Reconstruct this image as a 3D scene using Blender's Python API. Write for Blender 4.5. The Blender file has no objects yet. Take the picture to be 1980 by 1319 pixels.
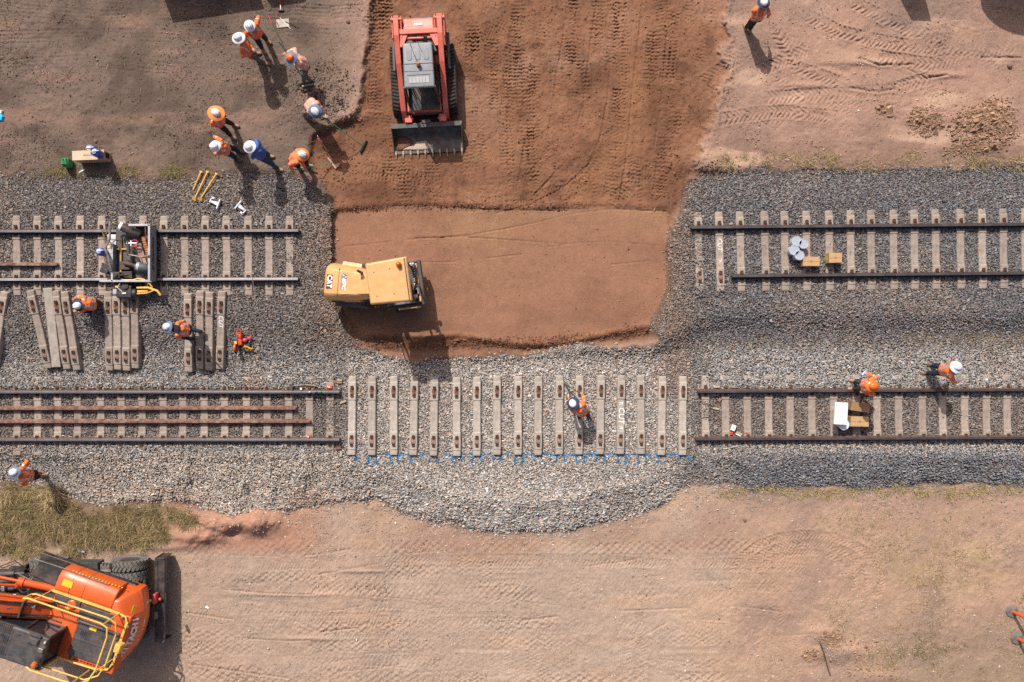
import bpy, bmesh, math, random
import numpy as np
from mathutils import Vector, Matrix, Euler
R = math.radians
random.seed(7)
# ------------------------------------------------------------------ camera, world, sun, exposure
CH = 26.0          # camera height above the upper track's ballast
PPM = 64.0         # picture pixels (of 1980) per metre at z = 0
scn = bpy.context.scene
cam = bpy.data.cameras.new('camera'); camo = bpy.data.objects.new('camera', cam)
scn.collection.objects.link(camo); scn.camera = camo
camo.location = (0, 0, CH); camo.rotation_euler = (0, 0, 0)
cam.sensor_fit = 'HORIZONTAL'; cam.sensor_width = 36.0; cam.lens = 36.0 * CH / (1980 / PPM); cam.clip_end = 3000; cam.clip_start = .1
SUN_EL = R(48); SUN_AZ_DIR = (-0.366, 0.930)     # horizontal direction towards the sun
world = bpy.data.worlds.new('World'); scn.world = world; world.use_nodes = True
wn = world.node_tree.nodes; wl = world.node_tree.links
bg = wn['Background']; sky = wn.new('ShaderNodeTexSky'); sky.sky_type = 'NISHITA'; sky.sun_disc = False
sky.sun_elevation = SUN_EL; sky.sun_rotation = math.atan2(SUN_AZ_DIR[0], SUN_AZ_DIR[1])
wl.new(sky.outputs[0], bg.inputs[0]); bg.inputs[1].default_value = 0.105; sky.dust_density = 5.0; sky.air_density = .8; sky.ozone_density = .3
sun = bpy.data.lights.new('sun', 'SUN'); suno = bpy.data.objects.new('sun', sun); scn.collection.objects.link(suno)
sun.energy = 4.3; sun.angle = R(0.55); sun.color = (1.0, .955, .89)
sdir = Vector((SUN_AZ_DIR[0]*math.cos(SUN_EL), SUN_AZ_DIR[1]*math.cos(SUN_EL), math.sin(SUN_EL)))
suno.rotation_euler = sdir.to_track_quat('Z', 'Y').to_euler()
scn.view_settings.view_transform = 'Standard'; scn.view_settings.look = 'None'
scn.view_settings.exposure = 0.05; scn.view_settings.gamma = 1.0
scn.cycles.max_bounces = 5; scn.cycles.diffuse_bounces = 3; scn.cycles.glossy_bounces = 3
scn.cycles.use_denoising = False
KALB = 1.42   # display-linear value of a sunlit level surface of albedo 1

C = scn.collection
def s2l(v): v = v/255.0; return v/12.92 if v <= .04045 else ((v+.055)/1.055)**2.4
def T(r, g, b, k=1.0):    # real base colour of a level sunlit surface that shows as r,g,b
    return tuple(min(.9, s2l(c)/KALB*k) for c in (r, g, b))
def W(px, py, z=0.0):
    f = (CH - z)/CH/PPM
    return Vector(((px-990.0)*f, (659.5-py)*f, z))

# ------------------------------------------------------------------ materials
MATS = {}
def mat(name, col, rough=.6, metal=0., noise=.12, scale=6., bump=0., bscale=60., dust=0., dustcol=(.3,.2,.14), rand=0., col2=None, spec=.5, coat=0.):
    if name in MATS: return MATS[name]
    m = bpy.data.materials.new(name); m.use_nodes = True; n = m.node_tree.nodes; l = m.node_tree.links
    b = n['Principled BSDF']; b.inputs['Roughness'].default_value = rough; b.inputs['Metallic'].default_value = metal
    b.inputs['Specular IOR Level'].default_value = spec; b.inputs['Coat Weight'].default_value = coat
    tc = n.new('ShaderNodeTexCoord'); nz = n.new('ShaderNodeTexNoise'); nz.inputs['Scale'].default_value = scale; nz.inputs['Detail'].default_value = 6
    l.new(tc.outputs['Object'], nz.inputs['Vector'])
    mr = n.new('ShaderNodeMapRange'); mr.inputs[1].default_value = .3; mr.inputs[2].default_value = .7
    mr.inputs[3].default_value = 1-noise*1.6; mr.inputs[4].default_value = 1+noise*1.6
    l.new(nz.outputs[0], mr.inputs[0])
    mx = n.new('ShaderNodeMix'); mx.data_type = 'RGBA'; mx.blend_type = 'MULTIPLY'; mx.inputs[0].default_value = 1
    mx.inputs[6].default_value = (*col, 1)
    if col2:
        m3 = n.new('ShaderNodeMix'); m3.data_type = 'RGBA'; n3 = n.new('ShaderNodeTexNoise'); n3.inputs['Scale'].default_value = scale*.45; n3.inputs['Detail'].default_value = 4
        l.new(tc.outputs['Object'], n3.inputs['Vector']); r3 = n.new('ShaderNodeMapRange'); r3.inputs[1].default_value = .42; r3.inputs[2].default_value = .6
        l.new(n3.outputs[0], r3.inputs[0]); l.new(r3.outputs[0], m3.inputs[0]); m3.inputs[6].default_value = (*col, 1); m3.inputs[7].default_value = (*col2, 1)
        l.new(m3.outputs[2], mx.inputs[6])
    l.new(mr.outputs[0], mx.inputs[7]); out = mx.outputs[2]
    if rand:
        oi = n.new('ShaderNodeObjectInfo'); r2 = n.new('ShaderNodeMapRange'); r2.inputs[3].default_value = 1-rand; r2.inputs[4].default_value = 1+rand
        l.new(oi.outputs['Random'], r2.inputs[0]); m4 = n.new('ShaderNodeMix'); m4.data_type = 'RGBA'; m4.blend_type = 'MULTIPLY'; m4.inputs[0].default_value = 1
        l.new(out, m4.inputs[6]); l.new(r2.outputs[0], m4.inputs[7]); out = m4.outputs[2]
    if dust:
        nd = n.new('ShaderNodeTexNoise'); nd.inputs['Scale'].default_value = 2.6; nd.inputs['Detail'].default_value = 9; nd.inputs['Roughness'].default_value = .68
        l.new(tc.outputs['Object'], nd.inputs['Vector']); rd = n.new('ShaderNodeMapRange'); rd.inputs[1].default_value = .42; rd.inputs[2].default_value = .72
        rd.inputs[4].default_value = dust; l.new(nd.outputs[0], rd.inputs[0])
        md = n.new('ShaderNodeMix'); md.data_type = 'RGBA'; l.new(rd.outputs[0], md.inputs[0]); l.new(out, md.inputs[6]); md.inputs[7].default_value = (*dustcol, 1)
        out = md.outputs[2]
        rr = n.new('ShaderNodeMapRange'); rr.inputs[3].default_value = rough; rr.inputs[4].default_value = .95; l.new(rd.outputs[0], rr.inputs[0]); l.new(rr.outputs[0], b.inputs['Roughness'])
    l.new(out, b.inputs['Base Color'])
    if bump:
        nb = n.new('ShaderNodeTexNoise'); nb.inputs['Scale'].default_value = bscale; nb.inputs['Detail'].default_value = 5
        l.new(tc.outputs['Object'], nb.inputs['Vector']); bp = n.new('ShaderNodeBump'); bp.inputs['Strength'].default_value = 1; bp.inputs['Distance'].default_value = bump
        l.new(nb.outputs[0], bp.inputs['Height']); l.new(bp.outputs[0], b.inputs['Normal'])
    MATS[name] = m; return m
def vmat(name, rough=.9, fine=.25, fscale=40., bump=0., bscale=60.):
    m = bpy.data.materials.new(name); m.use_nodes = True; n = m.node_tree.nodes; l = m.node_tree.links
    b = n['Principled BSDF']; b.inputs['Roughness'].default_value = rough; b.inputs['Specular IOR Level'].default_value = .25
    a = n.new('ShaderNodeAttribute'); a.attribute_name = 'Col'
    tc = n.new('ShaderNodeTexCoord'); out = a.outputs['Color']
    if fine:
        nz = n.new('ShaderNodeTexNoise'); nz.inputs['Scale'].default_value = fscale; nz.inputs['Detail'].default_value = 5; nz.inputs['Roughness'].default_value = .7
        l.new(tc.outputs['Object'], nz.inputs['Vector']); mr = n.new('ShaderNodeMapRange'); mr.inputs[1].default_value = .3; mr.inputs[2].default_value = .7
        mr.inputs[3].default_value = 1-fine; mr.inputs[4].default_value = 1+fine; l.new(nz.outputs[0], mr.inputs[0])
        mx = n.new('ShaderNodeMix'); mx.data_type = 'RGBA'; mx.blend_type = 'MULTIPLY'; mx.inputs[0].default_value = 1
        l.new(out, mx.inputs[6]); l.new(mr.outputs[0], mx.inputs[7]); out = mx.outputs[2]
    l.new(out, b.inputs['Base Color'])
    if bump:
        nb = n.new('ShaderNodeTexNoise'); nb.inputs['Scale'].default_value = bscale; nb.inputs['Detail'].default_value = 7; nb.inputs['Roughness'].default_value = .65
        l.new(tc.outputs['Object'], nb.inputs['Vector']); bp = n.new('ShaderNodeBump'); bp.inputs['Distance'].default_value = bump
        l.new(nb.outputs[0], bp.inputs['Height']); l.new(bp.outputs[0], b.inputs['Normal'])
    return m

# ------------------------------------------------------------------ object helpers
def tag(o, label=None, cat=None, group=None, kind=None):
    if label: o['label'] = label
    if cat: o['category'] = cat
    if group: o['group'] = group
    if kind: o['kind'] = kind
    return o
def thing(name, label, cat, loc=(0,0,0), rz=0., group=None):
    o = bpy.data.objects.new(name, None); C.objects.link(o); o.location = loc; o.rotation_euler = (0,0,rz); o.empty_display_size = .2
    return tag(o, label, cat, group)
class MB:
    def __init__(s): s.v = []; s.f = []; s.mi = []; s.cur = 0; s.M = Matrix.Identity(4)
    def add(s, vs, fs):
        b = len(s.v); s.v += [tuple(s.M @ Vector(p)) for p in vs]; s.f += [tuple(i+b for i in q) for q in fs]; s.mi += [s.cur]*len(fs); return s
    def box(s, c, d, rz=0., ry=0., rx=0., taper=1.):
        m = Matrix.Translation(c) @ Euler((rx,ry,rz)).to_matrix().to_4x4(); x,y,z = d[0]/2,d[1]/2,d[2]/2; t = taper
        p = [m @ Vector(q) for q in ((-x,-y,-z),(x,-y,-z),(x,y,-z),(-x,y,-z),(-x*t,-y*t,z),(x*t,-y*t,z),(x*t,y*t,z),(-x*t,y*t,z))]
        return s.add(p, [(3,2,1,0),(4,5,6,7),(0,1,5,4),(1,2,6,5),(2,3,7,6),(3,0,4,7)])
    def bb(s, x0,x1,y0,y1,z0,z1, t=1.): return s.box(((x0+x1)/2,(y0+y1)/2,(z0+z1)/2),(abs(x1-x0),abs(y1-y0),abs(z1-z0)),taper=t)
    def loft(s, rings, caps=True):
        n = len(rings[0]); vs = [p for r in rings for p in r]; fs = []
        for i in range(len(rings)-1):
            for k in range(n):
                a = i*n+k; b2 = i*n+(k+1)%n; fs.append((a,b2,b2+n,a+n))
        if caps: fs.append(tuple(range(n-1,-1,-1))); fs.append(tuple((len(rings)-1)*n+k for k in range(n)))
        return s.add(vs, fs)
    def prism(s, pts, z0, z1, top=1., off=(0,0)):
        cx = sum(p[0] for p in pts)/len(pts); cy = sum(p[1] for p in pts)/len(pts)
        return s.loft([[(p[0],p[1],z0) for p in pts],[(cx+(p[0]-cx)*top+off[0],cy+(p[1]-cy)*top+off[1],z1) for p in pts]])
    def tube(s, path, r, n=8, r2=None, cl=False):
        P = [Vector(p) for p in path]; rings = []; L = len(P)
        for i,p in enumerate(P):
            if i == 0: d = P[1]-P[0]
            elif i == L-1: d = P[-1]-P[-2]
            else: d = (P[i+1]-P[i]).normalized()+(P[i]-P[i-1]).normalized()
            if d.length < 1e-9: d = Vector((0,0,1))
            d.normalize(); a = Vector((0,0,1)) if abs(d.z) < .9 else Vector((1,0,0))
            u = d.cross(a).normalized(); w = d.cross(u); rr = r if r2 is None else r+(r2-r)*i/(L-1)
            rings.append([p+(u*math.cos(2*math.pi*k/n)+w*math.sin(2*math.pi*k/n))*rr for k in range(n)])
        return s.loft(rings)
    def cyl(s, a, b, r, n=16, r2=None): return s.tube([a,b], r, n, r2)
    def lathe(s, c, prof, n=20, axis='z', sx=1., sy=1.):
        rings = []
        for (r, z) in prof:
            ring = []
            for k in range(n):
                t = 2*math.pi*k/n; x,y = r*math.cos(t)*sx, r*math.sin(t)*sy
                p = (x,y,z) if axis == 'z' else ((z,x,y) if axis == 'x' else (y,z,x))
                ring.append((c[0]+p[0],c[1]+p[1],c[2]+p[2]))
            rings.append(ring)
        return s.loft(rings)
    def ball(s, c, r, n=12, sc=(1,1,1)):
        prof = [(max(.001,math.sin(math.pi*i/8)),-math.cos(math.pi*i/8)) for i in range(9)]
        rings = [[(c[0]+a*r*sc[0]*math.cos(2*math.pi*k/n), c[1]+a*r*sc[1]*math.sin(2*math.pi*k/n), c[2]+b*r*sc[2]) for k in range(n)] for a,b in prof]
        return s.loft(rings)
    def mesh(s, name):
        me = bpy.data.meshes.new(name); me.from_pydata(s.v, [], s.f); me.update(); return me
    def build(s, name, m, parent=None, bevel=0., smooth=False, label=None, seg=2):
        me = s.mesh(name); ms = m if isinstance(m, (list,tuple)) else [m]
        for q in ms: me.materials.append(q)
        me.polygons.foreach_set('material_index', s.mi)
        bm = bmesh.new(); bm.from_mesh(me); bmesh.ops.recalc_face_normals(bm, faces=bm.faces); bm.to_mesh(me); bm.free()
        o = bpy.data.objects.new(name, me); C.objects.link(o)
        if parent is not None: o.parent = parent
        if bevel: bv = o.modifiers.new('bevel','BEVEL'); bv.width = bevel; bv.segments = seg; bv.limit_method = 'ANGLE'; bv.angle_limit = R(35)
        if smooth:
            me.polygons.foreach_set('use_smooth', [True]*len(me.polygons))
            try: me.set_sharp_from_angle(angle=R(42))
            except Exception: pass
        if label: o['label'] = label
        return o
def kids(o): return list(o.children)
def copy_tree(o, parent=None):
    c = o.copy(); C.objects.link(c)
    if parent is not None: c.parent = parent
    for ch in kids(o): copy_tree(ch, c)
    return c
def text_obj(txt, size, m, parent, loc, rot, extrude=.002, bold=0., shear=0., sx=1., name='lettering'):
    cu = bpy.data.curves.new('txt','FONT'); cu.body = txt; cu.size = size; cu.extrude = extrude; cu.offset = bold; cu.shear = shear
    cu.align_x = 'CENTER'; cu.align_y = 'CENTER'
    to = bpy.data.objects.new('txt', cu); C.objects.link(to); dg = bpy.context.evaluated_depsgraph_get()
    me = bpy.data.meshes.new_from_object(to.evaluated_get(dg)); bpy.data.objects.remove(to)
    me.materials.clear(); me.materials.append(m); o = bpy.data.objects.new(name, me); C.objects.link(o)
    o.location = loc; o.rotation_euler = rot; o.scale = (sx,1,1)
    if parent is not None: o.parent = parent
    return o

# ------------------------------------------------------------------ noise on numpy grids
def _hash(ix, iy, seed):
    h = (ix.astype(np.int64)*374761393 + iy.astype(np.int64)*668265263 + seed*982451653) & 0x7fffffff
    h = ((h ^ (h >> 13))*1274126177) & 0x7fffffff; h = h ^ (h >> 16)
    return (h & 0xffff)/65535.0
def vn(x, y, seed=0):
    x0 = np.floor(x); y0 = np.floor(y); fx = x-x0; fy = y-y0; fx = fx*fx*(3-2*fx); fy = fy*fy*(3-2*fy)
    a = _hash(x0,y0,seed); b = _hash(x0+1,y0,seed); c = _hash(x0,y0+1,seed); d = _hash(x0+1,y0+1,seed)
    return (a*(1-fx)+b*fx)*(1-fy)+(c*(1-fx)+d*fx)*fy
def fbm(x, y, s, o=4, seed=0, g=.5):   # -1..1
    t = 0; a = 1; tot = 0
    for i in range(o):
        t = t + a*(vn(x/s*(2**i)+13.7*i, y/s*(2**i)-7.3*i, seed+i*17)*2-1); tot += a; a *= g
    return t/tot
def ss(a, b, x): t = np.clip((x-a)/(b-a), 0, 1); return t*t*(3-2*t)

# ------------------------------------------------------------------ terrain maps (laid out on the ground plan)
BAL = [(-2500,332),(0,330),(60,338),(130,345),(200,338),(260,345),(350,345),(400,345),(440,338),(500,332),(560,335),(600,350),(628,375),(645,410),(651,470),(648,520),(640,560),(652,600),(668,640),(700,668),(760,692),(830,697),(900,690),(960,688),(1010,682),(1060,675),(1110,668),(1150,665),(1200,672),(1250,674),(1272,655),(1262,628),(1280,590),(1290,540),(1285,490),(1295,440),(1310,400),(1325,365),(1345,335),(1380,335),(1420,330),(1500,325),(1600,325),(1700,322),(1800,325),(1900,322),(4500,322),
 (4500,945),(1980,942),(1900,938),(1800,940),(1700,945),(1620,945),(1520,945),(1450,950),(1400,935),(1350,935),(1320,945),(1290,975),(1240,990),(1180,1005),(1100,1030),(1000,1032),(900,1025),(820,1005),(770,990),(730,970),(690,975),(650,975),(600,985),(540,990),(500,985),(450,1005),(420,995),(380,985),(330,975),(250,975),(180,975),(130,955),(90,945),(40,935),(0,935),(-2500,935)]
RED = [(708,-900),(722,60),(712,100),(705,190),(690,225),(655,240),(615,262),(598,300),(605,335),(640,370),(650,410),(656,470),(652,560),(670,620),(690,655),(740,685),(830,702),(930,695),(1000,690),(1050,680),(1120,668),(1190,662),(1262,650),(1266,615),(1290,560),(1286,470),(1299,420),(1315,395),(1335,350),(1350,310),(1360,260),(1385,200),(1400,120),(1400,60),(1430,-900)]
PAD = [(640,412),(700,402),(830,398),(940,405),(1060,405),(1150,400),(1290,408),(1288,560),(1264,612),(1250,628),(1180,640),(1120,652),(1060,664),(1000,662),(940,652),(880,645),(700,648),(670,610),(645,560)]
CGX = np.arange(-400, 2400, 5.0); CGY = np.arange(-400, 1740, 5.0)
def poly_sd(poly):      # signed distance on the coarse grid, positive inside
    X, Y = np.meshgrid(CGX, CGY); P = np.array(poly, float); Q = np.roll(P, -1, 0); D = np.full(X.shape, 1e9); ins = np.zeros(X.shape, bool)
    for (x1,y1),(x2,y2) in zip(P, Q):
        dx, dy = x2-x1, y2-y1; t = np.clip(((X-x1)*dx+(Y-y1)*dy)/(dx*dx+dy*dy+1e-9), 0, 1)
        D = np.minimum(D, np.hypot(X-x1-t*dx, Y-y1-t*dy))
        if y1 != y2: ins ^= ((y1 > Y) != (y2 > Y)) & (X < (x2-x1)*(Y-y1)/(y2-y1)+x1)
    return np.where(ins, D, -D)
def samp(A, x, y):
    fx = np.clip((x-CGX[0])/5.0, 0, len(CGX)-1.001); fy = np.clip((y-CGY[0])/5.0, 0, len(CGY)-1.001)
    i = fx.astype(int); j = fy.astype(int); u = fx-i; v = fy-j
    return (A[j,i]*(1-u)+A[j,i+1]*u)*(1-v)+(A[j+1,i]*(1-u)+A[j+1,i+1]*u)*v
SD_B, SD_R, SD_P = poly_sd(BAL), poly_sd(RED), poly_sd(PAD)
def sdb(x, y): return samp(SD_B, x, y) + 14*fbm(x, y, 42, 5, 5, .6) 
def sdr(x, y): return samp(SD_R, x, y) + (9+16*ss(1300,1360,x))*fbm(x, y, 34, 5, 9, .65)
def sdp(x, y): return samp(SD_P, x, y) + (2+5*ss(600,640,y))*fbm(x, y, 25, 4, 11, .6)
def ripples(x, y):
    return fbm(x, y, 160, 3, 21)*.05

def base_height(x, y):
    mid = ss(640, 760, x)*(1-ss(1250, 1400, x)); right = ss(1250, 1400, x); left = 1-ss(640, 760, x)
    # north and south of the tracks
    z = -.10 + .06*fbm(x, y, 220, 3, 31)
    south = -.82 - .27*ss(680,780,x)*(1-ss(1250,1350,x)) - .10*ss(1350,1450,x) + .07*fbm(x, y, 260, 3, 33)
    # track formation
    yt = np.where(x < 990, 340, 328)
    f = -.16 + .16*ss(0, 60, y-yt)
    y1 = 590*left + 650*mid + 592*right; y2 = 705*left + 700*mid + 655*right
    f = f - .42*ss(0, 1, (y-y1)/(y2-y1))
    b1 = 905*left + 955*mid + 893*right; b2 = 985*left + 1022*mid + 938*right
    b1 = b1 + 10*fbm(x, y*.3, 90, 3, 35)
    dd = np.clip(samp(SD_B, x, y), -60, 200) + 9*fbm(x, y, 55, 3, 36)
    wd = 72*left + 62*mid + 50*right
    f = f + (south+.03-f)*(1-np.clip(dd/wd, 0, 1))*ss(840, 880, y)
    f = f + .05*fbm(x*1.6, y, 26, 3, 38)*ss(870, 910, y)
    f = f + .05*fbm(x, y, 70, 3, 37)*ss(0, 40, np.abs(y-490)-85)*ss(0, 30, np.abs(y-805)-60)
    shoulder = (1-ss(600,650,x)+ss(1372,1400,x)); f = f + .085*shoulder*(ss(745,752,y)*0+ss(722,740,y)*(1-ss(748,753,y))+ss(858,862,y)*(1-ss(880,896,y)))
    inb = ss(-12, 16, sdb(x, y))
    z = z + (south-z)*ss(640, 1000, y)
    z = z + (f-z)*inb
    # lumpy heaps in the left lower shoulder
    z = z + .22*fbm(x*1.7, y, 58, 3, 39)*ss(130,300,x)*(1-ss(700,790,x))*ss(880,930,y)*(1-ss(985,1010,y))*inb
    z = z + .07*fbm(x, y, 48, 3, 40)*ss(20,80,x)*(1-ss(640,700,x))*ss(600,640,y)*(1-ss(715,735,y))
    # dark earth slope between tracks at the far left
    # red fill and pad
    red = ss(-14, 10, sdr(x, y))
    zr = -.21 + .05*fbm(x, y, 130, 3, 41) + .016*fbm(x, y, 22, 3, 42)
    zr = np.where(y > 520, zr - .20*ss(625, 700, y), zr)
    z = z + (zr-z)*red*(1-ss(0,1,(y-672)/40.))
    z = z + (.11+.07*fbm(x,y,22,3,66))*np.exp(-((sdr(x,y)+9)/9.)**2)*ss(-50,100,400-y)*(1-ss(720,800,x)+.5*ss(1300,1350,x))
    pad = ss(-5, 5, sdp(x, y)); zp = -.235 + .012*fbm(x, y, 240, 2, 43)
    z = z + (zp-z)*pad
    # windrow lip round the south of the pad
    d = samp(SD_P, x, y)
    z = z + (.055+.05*fbm(x, y, 28, 3, 45))*np.exp(-((d+4)/5.0)**2)*ss(600, 640, y)
    z = z + (.03)*np.exp(-((d+9)/7.0)**2)*(1-ss(410, 440, y))
    # rougher loose ground
    rough = (1-inb)*(1-pad)
    patch = .35+.9*np.clip(fbm(x, y, 150, 3, 49)+.35, 0, 1)
    z = z + rough*(.026*fbm(x, y, 30, 4, 47) + patch*(.016*fbm(x, y, 10, 3, 48, .65) + .014*np.abs(fbm(x*.8, y, 13, 3, 61))) )
    redm = ss(-10, 6, sdr(x, y))*(1-pad)*(1-inb)
    z = z + redm*(.012*fbm(x*2.2, y*.7, 12, 3, 62) + .010*fbm(x, y, 5.5, 2, 63))
    z = z + (1-inb)*(.0035+.004*rough)*fbm(x, y, 3.6, 2, 64)
    # red heaps at lower left, ridge round the clods
    for (cx, cy, rx, ry, h) in ((430,1014,70,24,.36),(375,1040,46,12,.26),(505,1012,34,20,.34),(450,1030,22,9,-.22),(480,1040,45,14,-.06),(330,1058,60,7,.08),(1620,1262,55,16,.12),(1590,1225,30,16,.10),(1900,245,65,48,.16),(1790,228,28,22,.10),(1660,120,55,7,.07),(1830,145,35,6,.07),(1560,165,40,5,.05),(600,165,40,25,-.05),(1390,325,55,10,.08),(690,225,30,14,.1),(1000,1315,40,14,.08),(1700,1310,60,12,.08),(560,1150,110,4,.05),(700,1105,50,3,.05),(600,1235,60,4,.045),(1350,300,40,30,.08)):
        e = ((x-cx)/rx)**2+((y-cy)/ry)**2 + .5*fbm(x, y, 18, 3, int(cx))
        z = z + h*np.exp(-np.clip(e,0,30))
    far = ss(0, 1500, np.maximum(np.abs(x-990)-1300, np.abs(y-660)-1000))
    return z*(1-far) + far*(-.45 - .2*ss(0,1,(y-660)/1200.))
# tread and blade marks pressed into the soil
def marks(x1, y1):
    nx, ny = len(x1), len(y1); D = np.zeros((ny, nx)); sm = np.zeros((ny, nx))
    def stamp(path, w, pitch, depth, kind):
        u0 = 0
        for (ax,ay),(bx,by) in zip(path[:-1], path[1:]):
            L = math.hypot(bx-ax, by-ay)
            i0, i1 = np.searchsorted(x1, [min(ax,bx)-w-2, max(ax,bx)+w+2]); j0, j1 = np.searchsorted(y1, [min(ay,by)-w-2, max(ay,by)+w+2])
            if i1 <= i0 or j1 <= j0 or L < .1: u0 += L; continue
            X, Y = np.meshgrid(x1[i0:i1], y1[j0:j1]); tx, ty = (bx-ax)/L, (by-ay)/L
            u = (X-ax)*tx+(Y-ay)*ty; v = (-(X-ax)*ty+(Y-ay)*tx)/(w/2.); inside = (u >= 0) & (u < L) & (np.abs(v) < 1.25)
            fade = np.clip(.52+1.15*fbm(X, Y, 90, 4, 3), 0, 1.2); U = u+u0+pitch*.8*fbm(X, Y, 34, 3, int(ay)+9); v = v + .12*fbm(X, Y, 24, 2, 7)
            if kind == 'chev': ph = U/pitch+np.abs(v)*1.1; h = -depth*(.35+np.clip(np.sin(2*np.pi*ph)*1.6, -1, 1)*.65)*ss(1.08,.9,np.abs(v))
            elif kind == 'crawl':
                ph = U/pitch+.35*np.abs(np.sin(v*np.pi*1.5)); h = -depth*(.3+np.clip(np.sin(2*np.pi*ph)*1.8,-1,1)*.7)*ss(1.05,.95,np.abs(v))
                h = h - depth*.9*(np.abs(v)<.13)*(np.sin(2*np.pi*U/pitch)>0)
            elif kind == 'ribs': h = -depth*(.5+.5*np.sin(v*np.pi*4))*ss(1.05,.95,np.abs(v))
            elif kind == 'block': h = -depth*np.clip(np.sin(2*np.pi*U/pitch)*2,-1,1)*np.clip(np.sin(v*np.pi*2+np.floor(U/pitch)*np.pi)*2+.6,-1,1)*ss(1.05,.95,np.abs(v))
            elif kind == 'groove': h = depth*(-np.exp(-(v*2.4)**2)+.35*np.exp(-((v-.62)*3)**2)); fade = np.clip(fade+.35, 0, 1.2)
            h = h + depth*.45*np.exp(-((np.abs(v)-1.12)/.1)**2)*(kind != 'groove')
            h = h*(.6+.8*vn(X/3.1, Y/3.1, 12))
            D[j0:j1,i0:i1] += np.where(inside, h*fade, 0)
            u0 += L
    rnd = random.Random(3)
    # crawler marks in the red fill
    for p in ([(729,20),(728,130),(724,225)],[(752,225),(754,335)],[(745,-40),(748,60)],[(914,40),(913,100),(915,250)],[(951,75),(950,215)],[(1033,130),(1032,268)],[(1101,-20),(1100,120),(1102,262)],[(1126,115),(1128,252)],
              [(1205,-30),(1193,40),(1176,125)],[(1342,-30),(1338,85)],[(1302,20),(1293,125),(1280,200)],[(1112,-40),(1098,70)],[(1010,-30),(1000,60),(985,110)],[(880,-30),(905,30)],[(1160,-30),(1150,90)],[(1380,-30),(1366,60),(1352,120)],[(700,330),(860,352)],[(800,-60),(700,40)],
              [(1265,60),(1255,180)],[(900,260),(904,340)],[(1060,-30),(1050,80)],[(1320,150),(1300,260)],[(780,310),(785,395)],[(836,315),(840,390)]):
        stamp(p, 27, 7.2, .030, 'crawl')
    for off in (0, 92):
        for base in ([(1098,-60),(1112,60),(1106,170),(1086,270),(1030,345),(960,372)],[(1015,-60),(1000,40),(985,140),(978,260),(984,360)],[(1175,-60),(1196,60),(1200,170),(1192,290),(1180,380)],[(905,-60),(912,60),(918,160),(925,270),(940,350)]):
            stamp([(a_+off, b_+off*.06) for a_, b_ in base], 27, 7.2, .021, 'crawl')
    for base in ([(1080,-40),(1092,50),(1075,150),(1060,260)],[(1248,-40),(1236,60),(1222,180),(1212,300),(1196,396)],[(1160,-40),(1142,80),(1128,200),(1096,310),(1030,380)],[(1290,60),(1280,180),(1262,300)]): stamp(base, 9, 5, .03, 'groove')
    for p in ([(995,35),(930,60),(860,98)],[(1080,22),(1000,50),(905,80)],[(960,5),(880,50)]): stamp(p, 24, 7.5, .032, 'crawl')
    for p in ([(1178,140),(1174,195),(1166,250),(1150,300),(1125,335),(1080,368),(1020,397),(960,412)],[(1172,200),(1160,265),(1138,318),(1100,352)]): stamp(p, 8, 5, .026, 'groove')
    stamp([(905,398),(960,392),(1030,384),(1085,372)], 26, 5.5, .025, 'crawl')
    stamp([(1185,400),(1215,360),(1222,300)], 30, 7, .02, 'crawl'); stamp([(1215,340),(1262,342)],26,7,.02,'crawl')
    stamp([(1240,140),(1235,240),(1228,330)], 60, 5, .006, 'ribs')
    for p in ([(665,477),(700,474),(760,467)],[(785,464),(900,456),(970,444),(1040,430),(1110,413),(1180,405),(1290,409)],[(800,461),(900,459),(1010,466),(1100,473)],[(1060,478),(1120,470),(1180,467),(1275,476)],[(810,507),(880,507)],[(940,500),(1010,492)],[(1180,512),(1260,505)],[(760,398),(845,399),(950,406),(1100,408)],[(1240,408),(1288,409)]):
        stamp(p, 5.5, 5, .026, 'groove')
    # tyre marks on the south track
    for i in range(26):
        y0 = 1062+i*10.4; xa = rnd.choice([330,360,420,600,800]); xb = rnd.choice([900,1050,1250,1420,1500,1560]); a = rnd.uniform(-.05,.035)
        n = 7; path = [(xa+(xb-xa)*k/n, y0+a*(xb-xa)*k/n+rnd.uniform(-5,5)) for k in range(n+1)]
        stamp(path, rnd.choice([18,22,26]), rnd.choice([6.5,8,10]), rnd.uniform(.008,.021), rnd.choice(['chev','chev','chev','block']))
    for p in ([(470,1235),(560,1240),(600,1238)],[(430,1140),(520,1148),(610,1150)],[(590,1075),(680,1062)],[(610,1112),(735,1090)],[(370,1285),(470,1300),(560,1312)],[(360,1185),(450,1198)],[(620,1222),(690,1215)],[(1200,1182),(1330,1176)],[(1010,1200),(1080,1192)],[(1250,1226),(1290,1205)]): stamp(p, 8, 5, .045, 'groove')
    for (x, y) in ((898,1075),(898,1210),(938,1080),(1010,1290),(1050,1292),(1120,1120),(920,1300),(896,1310),(1030,1255)): stamp([(x,y),(x,y+36)], 26, 3.6, .03, 'block')
    for p in ([(945,1265),(944,1330)],[(975,1262),(973,1330)],[(1210,1230),(1205,1330)],[(1505,1180),(1500,1330)],[(1540,1225),(1535,1330)],[(1235,1215),(1240,1330)]): stamp(p, 25, 6, .02, 'chev')
    for r_ in (62, 78, 96): stamp([(1560+1.5*r_*math.cos(t)*1.0, 1120-r_*math.sin(t)*.9) for t in np.linspace(math.pi*.95, -.4, 14)], 17, 7.5, .034, 'chev')
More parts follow.
